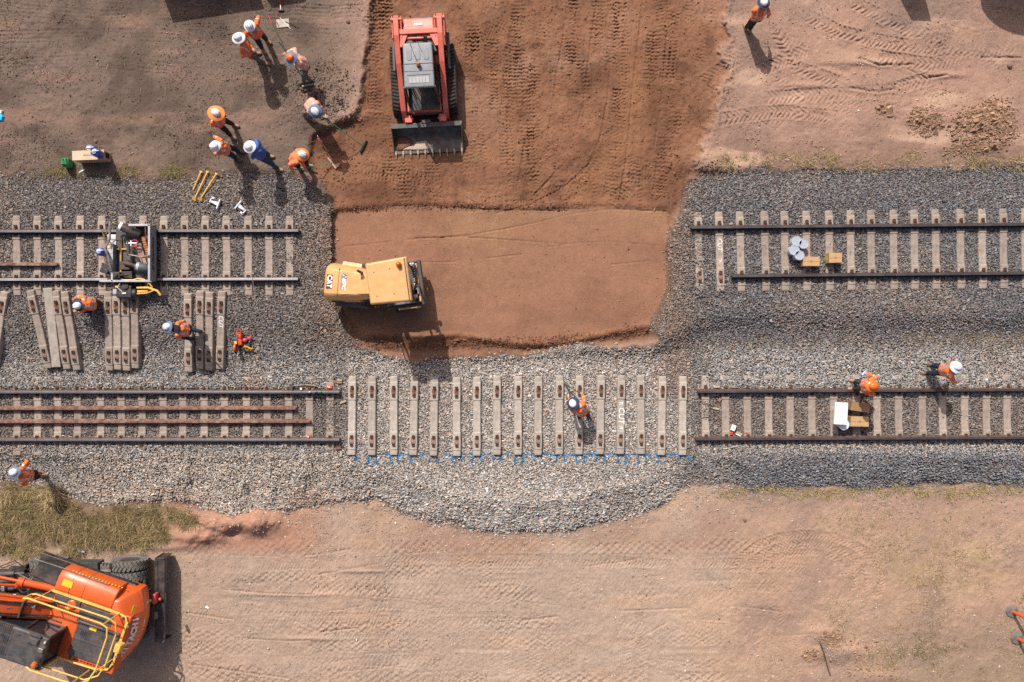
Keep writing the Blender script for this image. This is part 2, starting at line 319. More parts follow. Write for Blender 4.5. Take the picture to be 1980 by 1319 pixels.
    # north-east ground
    for p in ([(1360,160),(1400,130),(1440,105),(1480,95)],[(1370,185),(1430,150),(1500,125),(1560,95)],[(1480,190),(1560,185),(1640,180),(1720,175),(1800,150)],[(1560,30),(1620,60),(1700,80),(1800,95),(1900,100)],[(1700,110),(1800,125),(1900,100),(1980,88)],[(1750,50),(1830,85),(1930,118)],[(1650,5),(1720,40),(1800,60)],[(1500,60),(1540,130),(1620,160)],[(1400,230),(1500,215),(1600,225)],[(1870,80),(1900,110),(1940,130)],[(1430,20),(1420,60),(1400,110)]):
        stamp(p, 26, 9.5, .034, 'chev')
    for p in ([(1660,112),(1700,126),(1725,125)],[(1735,127),(1765,124)],[(1795,150),(1835,145)],[(1640,170),(1700,178),(1730,172)],[(1895,112),(1975,112)]): stamp(p, 12, 6, .06, 'groove')
    for i in range(34):
        x0_, y0_ = rnd.uniform(1380, 1960), rnd.uniform(10, 250); a_ = rnd.uniform(-.5,.4); L_ = rnd.uniform(30,110)
        stamp([(x0_,y0_),(x0_+L_*.5*math.cos(a_),y0_+L_*.5*math.sin(a_)),(x0_+L_*math.cos(a_+.15),y0_+L_*math.sin(a_+.15))], rnd.choice([5,8,24]), 8, rnd.uniform(.012,.03), rnd.choice(['groove','chev','groove']))
    for i in range(60):
        x0_, y0_ = rnd.uniform(380, 1560), rnd.uniform(1060, 1310); a_ = rnd.uniform(-.12,.10); L_ = rnd.uniform(30,130)
        stamp([(x0_,y0_),(x0_+L_*.5,y0_+L_*.5*a_),(x0_+L_,y0_+L_*a_*1.4)], rnd.choice([5,6,20]), 7, rnd.uniform(.010,.028), rnd.choice(['groove','groove','chev']))
    for i in range(46):
        x0_, y0_ = rnd.uniform(730, 1370), rnd.uniform(0, 370); a_ = math.pi/2+rnd.uniform(-.35,.25); L_ = rnd.uniform(40,140)
        stamp([(x0_,y0_),(x0_+L_*.5*math.cos(a_),y0_+L_*.5*math.sin(a_)),(x0_+L_*math.cos(a_),y0_+L_*math.sin(a_))], rnd.choice([5,9,26]), 7.2, rnd.uniform(.010,.024), rnd.choice(['groove','crawl','ribs']))
    # north-west
    for p in ([(0,20),(200,35),(400,25),(640,30)],[(0,75),(150,70),(340,72)],[(560,18),(640,26),(700,22)],[(555,60),(640,64)],[(255,240),(258,330)],[(60,240),(55,330)],[(30,250),(26,330)],[(0,130),(180,120),(330,135)]): stamp(p, 30, 9, .014, 'ribs')
    return D
def mix(a, b, t): return a + (b-a)*t[..., None]
def ground_color(x, y):
    def c(*v): return np.array(T(*v))[None, None, :] if x.ndim == 2 else np.array(T(*v))[None, :]
    n1 = fbm(x, y, 180, 4, 51); n2 = fbm(x, y, 60, 4, 52); n3 = fbm(x, y, 300, 3, 53); n4 = fbm(x, y*3.2, 120, 4, 54)
    col = c(182,147,129)*np.ones(x.shape+(1,))
    # north: brown-grey left, tan right
    nw = mix(c(130,111,98)*np.ones(x.shape+(1,)), c(108,91,80), ss(-.1,.5,n2+.3*n3)); nw = mix(nw, c(150,122,107), ss(.1,.6,n4)); nw = mix(nw, c(168,138,122), ss(600,690,x+25*n2)*(1-ss(215,260,y)))
    ne = mix(c(184,147,127)*np.ones(x.shape+(1,)), c(160,132,118), ss(-.05,.5,n1)); ne = mix(ne, c(206,170,146), ss(.1,.6,n4)); ne = mix(ne, c(150,120,105), ss(190,330,y+60*n2)*.8*(1-ss(.0,.5,n4)))
    north = mix(nw, ne, ss(1000,1100,x))
    so = mix(c(206,170,142)*np.ones(x.shape+(1,)), c(190,165,146), ss(-.1,.4,n3+.25*n1)); so = mix(so, c(212,173,142), ss(.05,.6,n4)*.45); so = mix(so, c(178,142,120), (1-ss(1050,1110,y+20*n2))*ss(-.5,.3,n1)*.8)
    so = mix(so, c(186,160,142), (1-ss(500,800,x+80*n1))*.7)
    se = mix(c(190,156,133)*np.ones(x.shape+(1,)), c(176,146,128), ss(-.1,.4,n2)); se = mix(se, c(194,166,124), ss(.05,.45,n1)*ss(1650,1850,x+50*n2)*.8); se = mix(se, c(160,136,116), ss(1150,1230,y+40*n2)*ss(1650,1760,x)*.7)
    so = mix(so, se, ss(1380,1500,x+40*n2)); so = mix(so, c(140,116,88), (1-ss(300,370,x+40*n2))*(1-ss(1050,1075,y+14*n2))*.85)
    so = mix(so, c(190,140,116), ss(300,350,x)*(1-ss(560,660,x))*(1-ss(1050,1080,y))*.8)
    col = mix(north, so, ss(640,700,y))
    red = mix(c(148,104,79)*np.ones(x.shape+(1,)), c(122,83,62), ss(-.2,.5,n2)*.7); red = mix(red, c(112,76,57), np.clip(fbm(x*1.5,y,46,4,57)*1.6,0,.8)); red = mix(red, c(166,121,92), ss(.0,.6,n4+.3*n1+.25*fbm(x*3,y,60,3,68))*.6); red = mix(red, c(176,134,110), ss(.30,.7,n1+.3*n2)*(1-ss(150,330,y))*.9)
    red = mix(red, c(158,112,82), np.exp(-((x-(1222-ss(250,400,y)*110))/34.)**2)*ss(40,160,y)*.9)
    red = mix(red, c(170,126,100), ss(1320,1400,x+70*n2+30*n4)*.75)
    red = mix(red, c(168,126,104), ss(658,690,y+8*n2)*.5)
    col = mix(col, red, ss(-16,10,sdr(x,y)))
    pad = mix(c(166,121,96)*np.ones(x.shape+(1,)), c(172,132,100), ss(-.3,.5,n3)); pad = mix(pad, c(150,108,85), ss(0,.6,n2+.5*fbm(x*.4,y*2.,90,3,58))*.7)
    col = mix(col, pad, ss(-4,4,sdp(x,y)))
    # ground under the ballast
    b = c(66,60,57)*np.ones(x.shape+(1,)); b = mix(b, c(104,96,90), ss(650,760,x)*(1-ss(1280,1400,x))*ss(660,700,y))
    b = mix(b, c(128,102,86), ss(-6,14,-np.abs(sdb(x,y)-6)+14)*.7)
    col = mix(col, b, ss(-3,6,sdb(x,y)))
    col = mix(col, c(168,130,108), np.exp(-(((x-1300)/26.)**2+((y-640)/16.)**2))*.8)
    g = 1 + .11*fbm(x, y, 8, 3, 55) + .09*fbm(x, y, 3.4, 2, 56) + .10*fbm(x*.6, y*1.6, 34, 4, 59)
    return col*g[..., None]

STEP = 1.7
xs = list(np.arange(-130, 2110, STEP)); ys = list(np.arange(-130, 1450, STEP))
def grow(a, lim):
    st = STEP; out = []; p = a
    while abs(p-a) < lim: st *= 1.22; p += st; out.append(p)
    return out
def ext(v, lim=32000):
    hi = grow(v[-1], lim); lo = [v[0]-(q-v[-1]) for q in hi][::-1]; return np.array(lo+list(v)+hi)
xs = ext(xs); ys = ext(ys); GX, GY = np.meshgrid(xs, ys)
HZ = base_height(GX, GY) + marks(xs, ys)*(1-ss(-4,6,sdb(GX,GY)))
HC = ground_color(GX, GY)
def grid_object(name, GX, GY, Z, col, m):
    ny, nx = GX.shape; f = (CH-Z)/CH/PPM
    co = np.stack([(GX-990)*f, (659.5-GY)*f, Z], -1).reshape(-1, 3)
    me = bpy.data.meshes.new(name); nv = nx*ny; me.vertices.add(nv); me.vertices.foreach_set('co', co.astype(np.float32).ravel())
    idx = np.arange(nv).reshape(ny, nx); q = np.stack([idx[1:,:-1], idx[1:,1:], idx[:-1,1:], idx[:-1,:-1]], -1).reshape(-1, 4)
    me.loops.add(q.size); me.loops.foreach_set('vertex_index', q.astype(np.int32).ravel()); me.polygons.add(len(q))
    me.polygons.foreach_set('loop_start', (np.arange(len(q))*4).astype(np.int32)); me.polygons.foreach_set('use_smooth', np.ones(len(q), bool)); me.update()
    a = me.color_attributes.new('Col', 'FLOAT_COLOR', 'POINT'); rgba = np.ones((nv, 4), np.float32); rgba[:, :3] = np.clip(col.reshape(-1, 3), 0, 1); a.data.foreach_set('color', rgba.ravel())
    me.materials.append(m); o = bpy.data.objects.new(name, me); C.objects.link(o); return o
m_ground = vmat('soil', .95, .22, 34, .014, 38)
tag(grid_object('ground', GX, GY, HZ, HC, m_ground), kind='structure')
def gz(px, py):
    i = int(np.clip(np.searchsorted(xs, px)-1, 0, len(xs)-2)); j = int(np.clip(np.searchsorted(ys, py)-1, 0, len(ys)-2))
    return float(HZ[j:j+2, i:i+2].mean())
def gza(px, py):
    i = np.clip(np.searchsorted(xs, px)-1, 0, len(xs)-2); j = np.clip(np.searchsorted(ys, py)-1, 0, len(ys)-2); return HZ[j, i]
def G(px, py, dz=0.): z = gz(px, py); return W(px, py, z+dz)

# ------------------------------------------------------------------ stones
rs = np.random.RandomState(11)
CUBE = np.array([(-1,-1,-1),(1,-1,-1),(1,1,-1),(-1,1,-1),(-1,-1,1),(1,-1,1),(1,1,1),(-1,1,1)], float)*.62
CF = np.array([(3,2,1,0),(4,5,6,7),(0,1,5,4),(1,2,6,5),(2,3,7,6),(3,0,4,7)])
VAR = np.array([CUBE*(1+rs.uniform(-.38,.38,(8,1)))+rs.uniform(-.2,.2,(8,3)) for _ in range(24)])
def stones(name, px, py, r, col, m, sink=.35, flat=.75, zadd=None):
    n = len(px); z = gza(px, py) + r*(1-sink)*flat*.6
    if zadd is not None: z = z+zadd
    f = (CH-z)/CH/PPM; cen = np.stack([(px-990)*f, (659.5-py)*f, z], -1)
    a, b, c = rs.uniform(0, 6.283, (3, n)); b = b*.25
    ca, sa, cb, sb = np.cos(a), np.sin(a), np.cos(b), np.sin(b); Z = np.zeros(n); O = np.ones(n)
    Rz = np.stack([ca,-sa,Z, sa,ca,Z, Z,Z,O], -1).reshape(-1,3,3); Rx = np.stack([O,Z,Z, Z,cb,-sb, Z,sb,cb], -1).reshape(-1,3,3)
    M = np.einsum('nij,njk->nik', Rx, Rz); sc = np.stack([rs.uniform(.85,1.35,n), rs.uniform(.65,1.0,n), rs.uniform(.5,.9,n)*flat], -1)*r[:, None]
    V = VAR[rs.randint(0, len(VAR), n)]*sc[:, None, :]; V = np.einsum('nij,nkj->nki', M, V) + cen[:, None, :]
    me = bpy.data.meshes.new(name); me.vertices.add(n*8); me.vertices.foreach_set('co', V.astype(np.float32).ravel())
    F = (CF[None]+(np.arange(n)*8)[:, None, None]).reshape(-1, 4); me.loops.add(F.size); me.loops.foreach_set('vertex_index', F.astype(np.int32).ravel())
    me.polygons.add(len(F)); me.polygons.foreach_set('loop_start', (np.arange(len(F))*4).astype(np.int32)); me.polygons.foreach_set('use_smooth', np.zeros(len(F), bool)); me.update()
    at = me.color_attributes.new('Col', 'FLOAT_COLOR', 'POINT'); rgba = np.ones((n, 8, 4), np.float32); rgba[:, :, :3] = np.clip(col, 0, .95)[:, None, :]; at.data.foreach_set('color', rgba.ravel())
    me.materials.append(m); o = bpy.data.objects.new(name, me); C.objects.link(o); return o
def jitter(x0, x1, y0, y1, st):
    X, Y = np.meshgrid(np.arange(x0, x1, st), np.arange(y0, y1, st)); X = X.ravel()+rs.uniform(-st*.5, st*.5, X.size); Y = Y.ravel()+rs.uniform(-st*.5, st*.5, Y.size); return X, Y
def ballast_color(x, y):
    def c(*v): return np.array(T(*v))[None, :]
    n1 = fbm(x, y, 120, 3, 71); n2 = fbm(x, y, 35, 3, 72)
    col = c(146,138,133)*np.ones((len(x),1))                                    # upper tracks
    col = mix(col, c(140,137,137), ss(1300,1450,x)*(1-ss(640,665,y)))
    col = mix(col, c(200,192,184), ss(640,700,x)*(1-ss(1280,1360,x))*ss(640,700,y))
    lo = ss(655,690,y)
    col = mix(col, c(182,177,173), lo*ss(1320,1400,x)); col = mix(col, c(150,150,153), lo*ss(1380,1450,x)*ss(868,885,y))
    col = mix(col, c(176,171,166), ss(640,725,y)*(1-ss(620,700,x))); col = mix(col, c(202,190,178), ss(865,890,y)*(1-ss(640,720,x))*ss(60,250,x)*.95)
    col = mix(col, c(182,162,146), ss(.05,.5,n1)*(.75*ss(300,420,x)*(1-ss(560,660,x))*ss(590,650,y)+.3))
    crib = ss(0,6,42-np.abs(y-805))*(1-ss(640,700,x)+ss(1340,1360,x)); col = mix(col, c(140,128,120), np.clip(crib,0,1)*.8)
    edge = np.exp(-((x-640)/40.)**2)*ss(380,420,y)*(1-ss(640,700,y)) + np.exp(-((x-1300)/32.)**2)*ss(340,400,y)*(1-ss(720,820,y)); col = mix(col, c(162,142,128), np.clip(edge,0,1)*.8)
    return col
m_stone = vmat('crushed_rock', .85, .12, 60)
def blue_paint(x, y):      # spray paint on the stones beyond the loose sleepers' ends
    on = np.zeros(len(x), bool)
    for sx in (680,719,761,800,839,883,922,961,1002,1041,1082,1120.5,1161.6,1201,1240,1280.6,1321):
        for d in (-7, 8): on |= (np.abs(x-(sx+d)-1.5*np.sin(sx)) < 2.0) & (y > 880) & (y < 896+4*math.sin(sx*3))
    on |= (np.abs(y-879) < 1.3) & (x > 725) & (x < 1330)
    on |= (np.abs(y-(663+.1*(x-1262))) < 1.6) & (x > 1262) & (x < 1296)
    return on & (vn(x/7, y/7, 88) > .25)
X1, Y1 = jitter(-60, 2040, 300, 1045, 2.75); d1 = sdb(X1, Y1); k = (d1+rs.normal(0, 5, len(d1))) > 2
in_red = samp(SD_R, X1, Y1) > 6
k &= ~(in_red & (samp(SD_B, X1, Y1) < 2)); X1, Y1 = X1[k], Y1[k]
X2, Y2 = jitter(-60, 2040, 300, 1045, 3.6); k = sdb(X2, Y2) > 6; X2, Y2 = X2[k], Y2[k]
bx = np.r_[X1, X2]; by = np.r_[Y1, Y2]; zad = np.r_[np.zeros(len(X1)), np.full(len(X2), .012)]
br = np.clip(rs.lognormal(math.log(.0265), .26, len(bx)), .014, .046)
br *= 1+.25*ss(900,980,by)*(1-ss(1340,1400,bx))
bc = ballast_color(bx, by)*np.clip(rs.lognormal(.10, .23, len(bx)), .4, 2.1)[:, None]
t = rs.rand(len(bx)); warm = t < .16; bc[warm] *= np.array((1.14,.99,.86)); bc[(t > .16) & (t < .20)] *= np.array((1.22,.88,.70)); bc[t > .82] *= np.array((.92,.98,1.06)); bc[t > .975] *= 1.35
bp = blue_paint(bx, by); bc[bp] = np.array(T(70,160,220))
tag(stones('ballast', bx, by, br, bc, m_stone, zadd=zad), 'crushed rock ballast spread under and beside the railway tracks', 'gravel', kind='stuff')
# stray stones on the soil
def scatter(n, x0, x1, y0, y1, dens, rmed, rsig, colf, name, label, rmax=.05):
    x = rs.uniform(x0, x1, n); y = rs.uniform(y0, y1, n); k = rs.rand(n) < dens(x, y); x, y = x[k], y[k]
    r = np.clip(rs.lognormal(math.log(rmed), rsig, len(x)), .005, rmax); col = colf(x, y)*np.clip(rs.lognormal(.1, .3, len(x)), .5, 1.9)[:, None]
    return tag(stones(name, x, y, r, col, m_stone, sink=.5), label, 'pebbles', kind='stuff')
def d_dirt(x, y):
    d = sdb(x, y); nearb = np.exp(-np.clip(-d, 0, 400)/14.)*(y > 900)*(d < 0)*(x > 480); off = (d < 0) & ((samp(SD_P, x, y) < 3) | (rs.rand(len(x)) < .12)); 
    g = np.clip(fbm(x, y, 70, 4, 81)*2, 0, 1)
    nw = (x < 700) & (y < 340); v = np.where(nw, .16+1.7*g, .10+.5*g); v = np.where(sdr(x, y) > 5, .18+.4*g, v); v = v + .55*((x > 560) & (x < 715) & (y > 170) & (y < 260))
    v = v + .5*((x > 460) & (x < 620) & (y > 1010) & (y < 1075)) * (g > .2)
    return np.where(off, np.clip(v, 0, 1)+nearb*.9, 0)
scatter(330000, -40, 2020, -40, 1360, d_dirt, .0125, .46, lambda x, y: np.where((y > 930)[:, None], np.array(T(188,172,160))[None], ground_color(x, y)*1.18), 'pebbles', 'small pebbles and grit scattered over the bare soil', .034)
def clods(n, spots, rmed, name, label, c0):
    P = []
    for (cx, cy, rx, ry, w) in spots:
        m_ = int(n*w); a = rs.rand(m_)*6.283; q = rs.rand(m_)**.65; P.append(np.stack([cx+rx*q*np.cos(a), cy+ry*q*np.sin(a)], -1))
    P = np.concatenate(P); P += rs.normal(0, 3.5, P.shape); r = np.clip(rs.lognormal(math.log(rmed), .5, len(P)), .008, .10)
    col = np.array(T(*c0))[None]*np.clip(rs.lognormal(0, .15, len(P)), .6, 1.5)[:, None]
    return tag(stones(name, P[:, 0], P[:, 1], r, col, m_stone, sink=.3, flat=.9), label, 'earth', kind='stuff')
clods(4200, [(1900,250,68,46,.50),(1790,235,36,30,.17),(1712,212,16,10,.05),(1925,215,40,28,.1),(1860,290,40,14,.05),(1608,1238,26,18,.08),(1572,1266,20,10,.05),(1640,1255,70,30,.06),(1680,1295,60,16,.04)], .019, 'earth_clods', 'dug clods of pale brown earth heaped on the tan ground', (182,146,118))
clods(1300, [(640,165,50,40,.25),(650,215,42,26,.35),(585,180,45,40,.2),(1385,325,45,12,.2)], .0135, 'dark_soil_lumps', 'dark lumps of broken bitumen along the edge of the dig', (84,74,70))

clods(5200, [(760,668,90,10,.14),(900,662,90,9,.14),(1030,664,80,12,.18),(1140,654,70,8,.12),(1230,640,40,10,.08),(700,402,60,5,.06),(860,400,120,5,.08),(1020,396,110,14,.08),(660,330,40,60,.06),(1290,330,30,70,.06),(1040,180,260,170,.10)], .0125, 'red_soil_crumbs', 'crumbs of red soil along the ragged lip of the compacted pad', (146,102,78))
def edge_d(x, y):
    d = sdb(x, y); return np.where((d < 3) & (samp(SD_P, x, y) < -2), np.exp(-np.clip(-d, 0, 300)/(6+13*(y > 700)))*.55, 0)
scatter(60000, -40, 2020, 300, 1110, edge_d, .022, .28, lambda x, y: ballast_color(x, y), 'stray_ballast', 'single ballast stones strewn beyond the edge of the gravel beds', .04)
# ------------------------------------------------------------------ grass
def grass(name, label, clumps, m, seed):
    rg = np.random.RandomState(seed); V = []; F = []; COL = []
    for (cx, cy, rad, nb, L, pal) in clumps:
        a = rg.rand(nb)*6.283; q = rg.rand(nb)**.7*rad; x = cx+q*np.cos(a); y = cy+q*np.sin(a); z = gza(x, y)
        f = (CH-z)/CH/PPM; b = np.stack([(x-990)*f, (659.5-y)*f, z-.01], -1)
        h = rg.rand(nb)*6.283; l = L*rg.uniform(.5,1.4,nb); lean = rg.uniform(.35,1.0,nb); d = np.stack([np.cos(h)*lean, np.sin(h)*lean, rg.uniform(.35,.9,nb)], -1)*l[:, None]*.55
        w = np.stack([-np.sin(h), np.cos(h), np.zeros(nb)], -1)*rg.uniform(.003,.0065,nb)[:, None]
        d2 = d*np.array((1.5,1.5,.25)); p0, p1 = b-w, b+w; p2, p3 = b+d+w*.8, b+d-w*.8; p4 = b+d+d2*.7
        k0 = sum(len(v) for v in V); V.append(np.stack([p0,p1,p2,p3,p4], 1).reshape(-1, 3)); i = k0+np.arange(nb)*5
        F.append(np.stack([i,i+1,i+2,i+3], -1)); F.append(np.stack([i+3,i+2,i+4,i+4], -1))
        pc = np.array([T(*p) for p in pal]); c = pc[rg.randint(0, len(pal), nb)]*rg.uniform(.7,1.3,(nb,1)); COL.append(np.repeat(c, 5, 0))
    V = np.concatenate(V); COL = np.concatenate(COL); quads = np.concatenate(F); tri = quads[:, 2] != quads[:, 3]
    q4 = quads[tri]; q3 = quads[~tri]; q3 = quads[quads[:,2]==quads[:,3]]
    q3 = q3[:, :3]
    me = bpy.data.meshes.new(name); me.vertices.add(len(V)); me.vertices.foreach_set('co', V.astype(np.float32).ravel())
    loops = np.concatenate([q4.ravel(), q3.ravel()]); me.loops.add(len(loops)); me.loops.foreach_set('vertex_index', loops.astype(np.int32))
    st = np.concatenate([np.arange(len(q4))*4, len(q4)*4+np.arange(len(q3))*3]); me.polygons.add(len(st)); me.polygons.foreach_set('loop_start', st.astype(np.int32)); me.update()
    at = me.color_attributes.new('Col', 'FLOAT_COLOR', 'POINT'); rgba = np.ones((len(V), 4), np.float32); rgba[:, :3] = np.clip(COL, 0, 1); at.data.foreach_set('color', rgba.ravel())
    me.materials.append(m); o = bpy.data.objects.new(name, me); C.objects.link(o); return tag(o, label, 'grass', kind='stuff')
m_grass = vmat('grass_blades', .8, 0)
GR = [(128,112,76),(150,130,90),(176,150,110),(108,94,64),(192,166,128)]; ST = [(206,182,132),(190,164,116),(172,148,104),(216,196,150)]; GN = [(110,112,66),(132,128,80),(166,150,104)]
rg = random.Random(5); cl = []
while len(cl) < 520:
    x = rg.uniform(-40, 385); y = rg.uniform(940, 1082); top = np.interp(x, [0,60,110,160,200,300,385], [938,942,955,985,985,980,995]); bot = np.interp(x, [0,120,200,260,330,385], [1078,1082,1058,1062,1040,1012])
    if top+3 < y < bot-4+rg.uniform(-8,8) and float(fbm(np.array([x]),np.array([y]),34,3,77)[0]) > -.12: cl.append((x, y, rg.uniform(4,13), 64, rg.uniform(.10,.34), GR if rg.random() < .75 else (GN if rg.random() < .5 else ST)))
for i in range(14): cl.append((95+rg.uniform(-10,20), 955+rg.uniform(-10,20), 5, 40, .42, ST))
grass('grass_bank', 'olive and straw coloured grass on the bank behind the excavator', cl, m_grass, 3)
cl = []
for i in range(230):
    x = rg.uniform(1370, 2010); y = rg.uniform(300, 326)+6*math.sin(x/50); g = .5+.5*math.sin(x/37.)*math.sin(x/91.)
    if rg.random() < .1+.8*g: cl.append((x, y, rg.uniform(5,13), 26, rg.uniform(.07,.2), ST+ST+GR))
for i in range(80): x = rg.choice([330,335,105,160,250,120,345])+rg.gauss(0,14); cl.append((x, 332+rg.gauss(0,5), 7, 34, .11, GR+GN))
for i in range(60): cl.append((rg.uniform(1740,2000), 652+rg.gauss(0,4), 7, 30, .08, GR))
for i in range(240):
    x = rg.uniform(1390, 2010); cl.append((x, 950+rg.gauss(0,5)+5*math.sin(x/40.), rg.uniform(4,9), 26, rg.uniform(.06,.15), ST+ST+[(150,120,80)]))
for i in range(10): cl.append((400+rg.gauss(0,14), 330+rg.gauss(0,3), 6, 20, .07, GR))
grass('grass_fringe', 'dry grass tufts along the outer edges of the gravel beds', cl, m_grass, 4)
cl = []
for i in range(5200):
    x = rg.uniform(1560, 2020); y = rg.uniform(985, 1340); d = float(fbm(np.array([x]), np.array([y]), 90, 3, 91)[0])
    if rg.random() < max(0, .12+d*1.3)*min(1, (x-1540)/260.): cl.append((x, y, rg.uniform(4,12), 14, rg.uniform(.04,.10), ST+GR[:3] if y < 1180 or d < .1 else GR+GN+ST))
for i in range(60): cl.append((1790+rg.gauss(0,40), 1255+rg.gauss(0,16), 8, 26, .09, GN+GR))
grass('dry_grass', 'sparse yellow and green grass on the bare ground at lower right', cl, m_grass, 6)
# dry stalks on the brown soil
cl = []
for i in range(260):
    x = rg.uniform(0, 640); y = rg.uniform(0, 330); cl.append((x, y, 2, 2, rg.uniform(.12,.35), [(170,146,120),(150,124,100)]))
grass('dry_stalks', 'loose dry stalks lying on the brown soil at upper left', cl, m_grass, 8)
# ------------------------------------------------------------------ sleepers and rails
def ord_(n): return ['first','second','third','fourth','fifth','sixth','seventh','eighth','ninth','tenth','eleventh','twelfth','thirteenth','fourteenth','fifteenth','sixteenth','seventeenth'][n]
m_conc = mat('concrete_weathered', T(186,168,154,1.0), .9, noise=.17, scale=7, bump=.004, bscale=70, rand=.15, dust=.5, dustcol=T(162,142,128))
m_concn = mat('concrete_pale', T(200,187,174,1.0), .9, noise=.15, scale=7, bump=.004, bscale=70, rand=.12, dust=.4, dustcol=T(178,160,144))
m_rust = mat('rusty_plate', T(128,88,70), .9, noise=.3, scale=18, col2=T(168,140,122), rand=.12)
m_clip = mat('rusty_clip', T(104,80,68), .85, noise=.35, scale=30, rand=.1)
m_chalk = mat('white_marking_paint', (.78,.78,.76), .8, noise=.05)
def sleeper_mesh(m, under=False):
    b = MB(); st = [(-1.21,.155,.085),(-1.19,.185,.100),(-1.04,.187,.110),(-1.02,.207,.112),(-.50,.212,.112),(-.47,.188,.106),(0,.178,.104),(.47,.188,.106),(.50,.212,.112),(1.02,.207,.112),(1.04,.187,.110),(1.19,.185,.100),(1.21,.155,.085)]
    rings = []
    for y, h, w in st:
        c = .012
        r = [(-.135,y,0),(-w-c*.6,y,h-c),(-w+c,y,h),(w-c,y,h),(w+c*.6,y,h-c),(.135,y,0)]
        if under: r = [(x,y,.21-z) for x,_,z in r]
        rings.append(r)
    b.loft(rings); return b
def clip_mesh():
    b = MB(); b.box((0,0,.012),(.10,.07,.024),taper=.85)
    b.tube([(-.035,.03,.03),(-.035,-.03,.045),(-.012,-.055,.05),(-.012,.01,.04)],.011,6); b.tube([(.035,.03,.03),(.035,-.03,.045),(.012,-.055,.05),(.012,.01,.04)],.011,6)
    b.tube([(-.045,.035,.035),(.045,.035,.035)],.013,6); return b
SL = []
def make_sleeper(m):
    t = thing('concrete_sleeper', 'x', 'railway sleeper')
    sleeper_mesh(m).build('sleeper_body', m, t, bevel=.006, seg=1)
    for s in (-1, 1):
        p = MB(); p.bb(-.068,.068,s*.7525-.095,s*.7525+.095,.2095,.218); p.build('rail_seat', m_rust, t)
        for q in (-1, 1):
            c = clip_mesh(); o = c.build('rail_clip', m_clip, t); o.location = (0, s*.7525+q*.125, .2105); o.rotation_euler = (0,0,0 if q > 0 else math.pi)
    return t
def tree_hide(o):
    for c in kids(o): bpy.data.objects.remove(c)
    bpy.data.objects.remove(o)
pro_old = make_sleeper(m_conc); pro_new = make_sleeper(m_concn)
rsl = random.Random(2)
def place_sleeper(pro, loc, rz, label, group, tilt=(0,0)):
    o = copy_tree(pro); o.location = loc; o.rotation_euler = (tilt[0], tilt[1], rz); o['label'] = label; o['group'] = group; return o
def between(top, bot, z):   # centre and angle of a sleeper seen between two picture points
    a = W(*top, z); b = W(*bot, z); c = (a+b)/2; d = a-b; return c, math.atan2(d.y, d.x)-math.pi/2
# upper left track
grp = 'concrete sleepers under the upper left track'
ULX = [-48,-8,32,72,113,155,197,237,277,317,357,397,438,480,520,560]
names_ul = {13:'third',14:'second',15:'last'}
for i, x in enumerate(ULX):
    c, a = between((x-.6,418), (x+.6,571), .055)
    n = len(ULX)-1-i
    lab = 'sleeper under the upper left track, %s back from the cut end' % ord_(n)
    place_sleeper(pro_old, (c.x, c.y, -.132+rsl.uniform(-.006,.006)), a+rsl.uniform(-.006,.006), lab, grp)
grp = 'concrete sleepers under the upper right track'
URX = [1350,1390,1430.5,1478,1517,1559,1603,1644.5,1684,1727.5,1767.7,1809,1857,1899,1940,1982,2023]
for i, x in enumerate(URX):
    t_ = 410-(x-1350)*.011; c, a = between((x,t_), (x+2.5+1.5*(i<4),t_+154.5), .055)
    lab = 'sleeper under the upper right track, %s in from the cut end' % ord_(i)
    if i == 1: lab = 'concrete sleeper chalked CUT at the cut end of the upper right track'
    if i == 0: lab = 'half buried concrete sleeper at the extreme cut end of the upper right track'
    s = place_sleeper(pro_old, (c.x, c.y, -.132+(-.03 if i == 0 else 0)), a, lab, grp)
    if i == 1:
        text_obj('CUT', .19, m_chalk, s, (-.0,.22,.185), (0,0,-math.pi/2), .002, .001, .2, name='chalk_lettering')
        b = MB(); b.tube([(-.05,-.24,.184),(.03,-.30,.184)],.008,4); b.tube([(.03,-.30,.184),(-.03,-.33,.184)],.008,4); b.tube([(.03,-.30,.184),(.06,-.22,.184)],.008,4); b.build('chalk_arrow', m_chalk, s)
grp = 'concrete sleepers under the lower left track'
LLX = [-50,-9,32,72,111,149,194,234,274,315,353,394.5,434,476,516,558,598,638]
for i, x in enumerate(LLX):
    c, a = between((x,728), (x,882), -.345); n = len(LLX)-1-i
    place_sleeper(pro_old, (c.x, c.y, -.40-.150), a+rsl.uniform(-.006,.006), 'sleeper under the lower left track, %s back from the cut end' % (ord_(n) if n < 17 else 'farthest'), grp)
grp = 'concrete sleepers under the lower right track'
LRX = [1364.5,1403.5,1445.6,1487,1528.6,1570.6,1613,1656.6,1696.7,1738.7,1784.7,1824,1866.7,1908.8,1948.8,1990,2030]
for i, x in enumerate(LRX):
    c, a = between((x-.5,726-(x-1350)*.003), (x+1,880-(x-1350)*.003), -.345)
    place_sleeper(pro_old, (c.x, c.y, -.40-.150), a+rsl.uniform(-.006,.006), 'sleeper under the lower right track, %s in from the cut end' % ord_(i), grp)
grp = 'loose concrete sleepers laid out in the gap of the lower track'
MX = [680,718.7,761,800,839,883,922,961,1002,1041,1082,1120.5,1161.6,1201,1240,1280.6,1321]
MY = [0,0,0,0,2,3,2,-1,-1,0,-2,-2,-3,-3,-3,0,0]; MT = [-.010,-.006,.0,-.018,-.016,.004,.0,.0,-.004,-.006,-.006,-.010,-.016,-.014,.006,-.016,-.006]
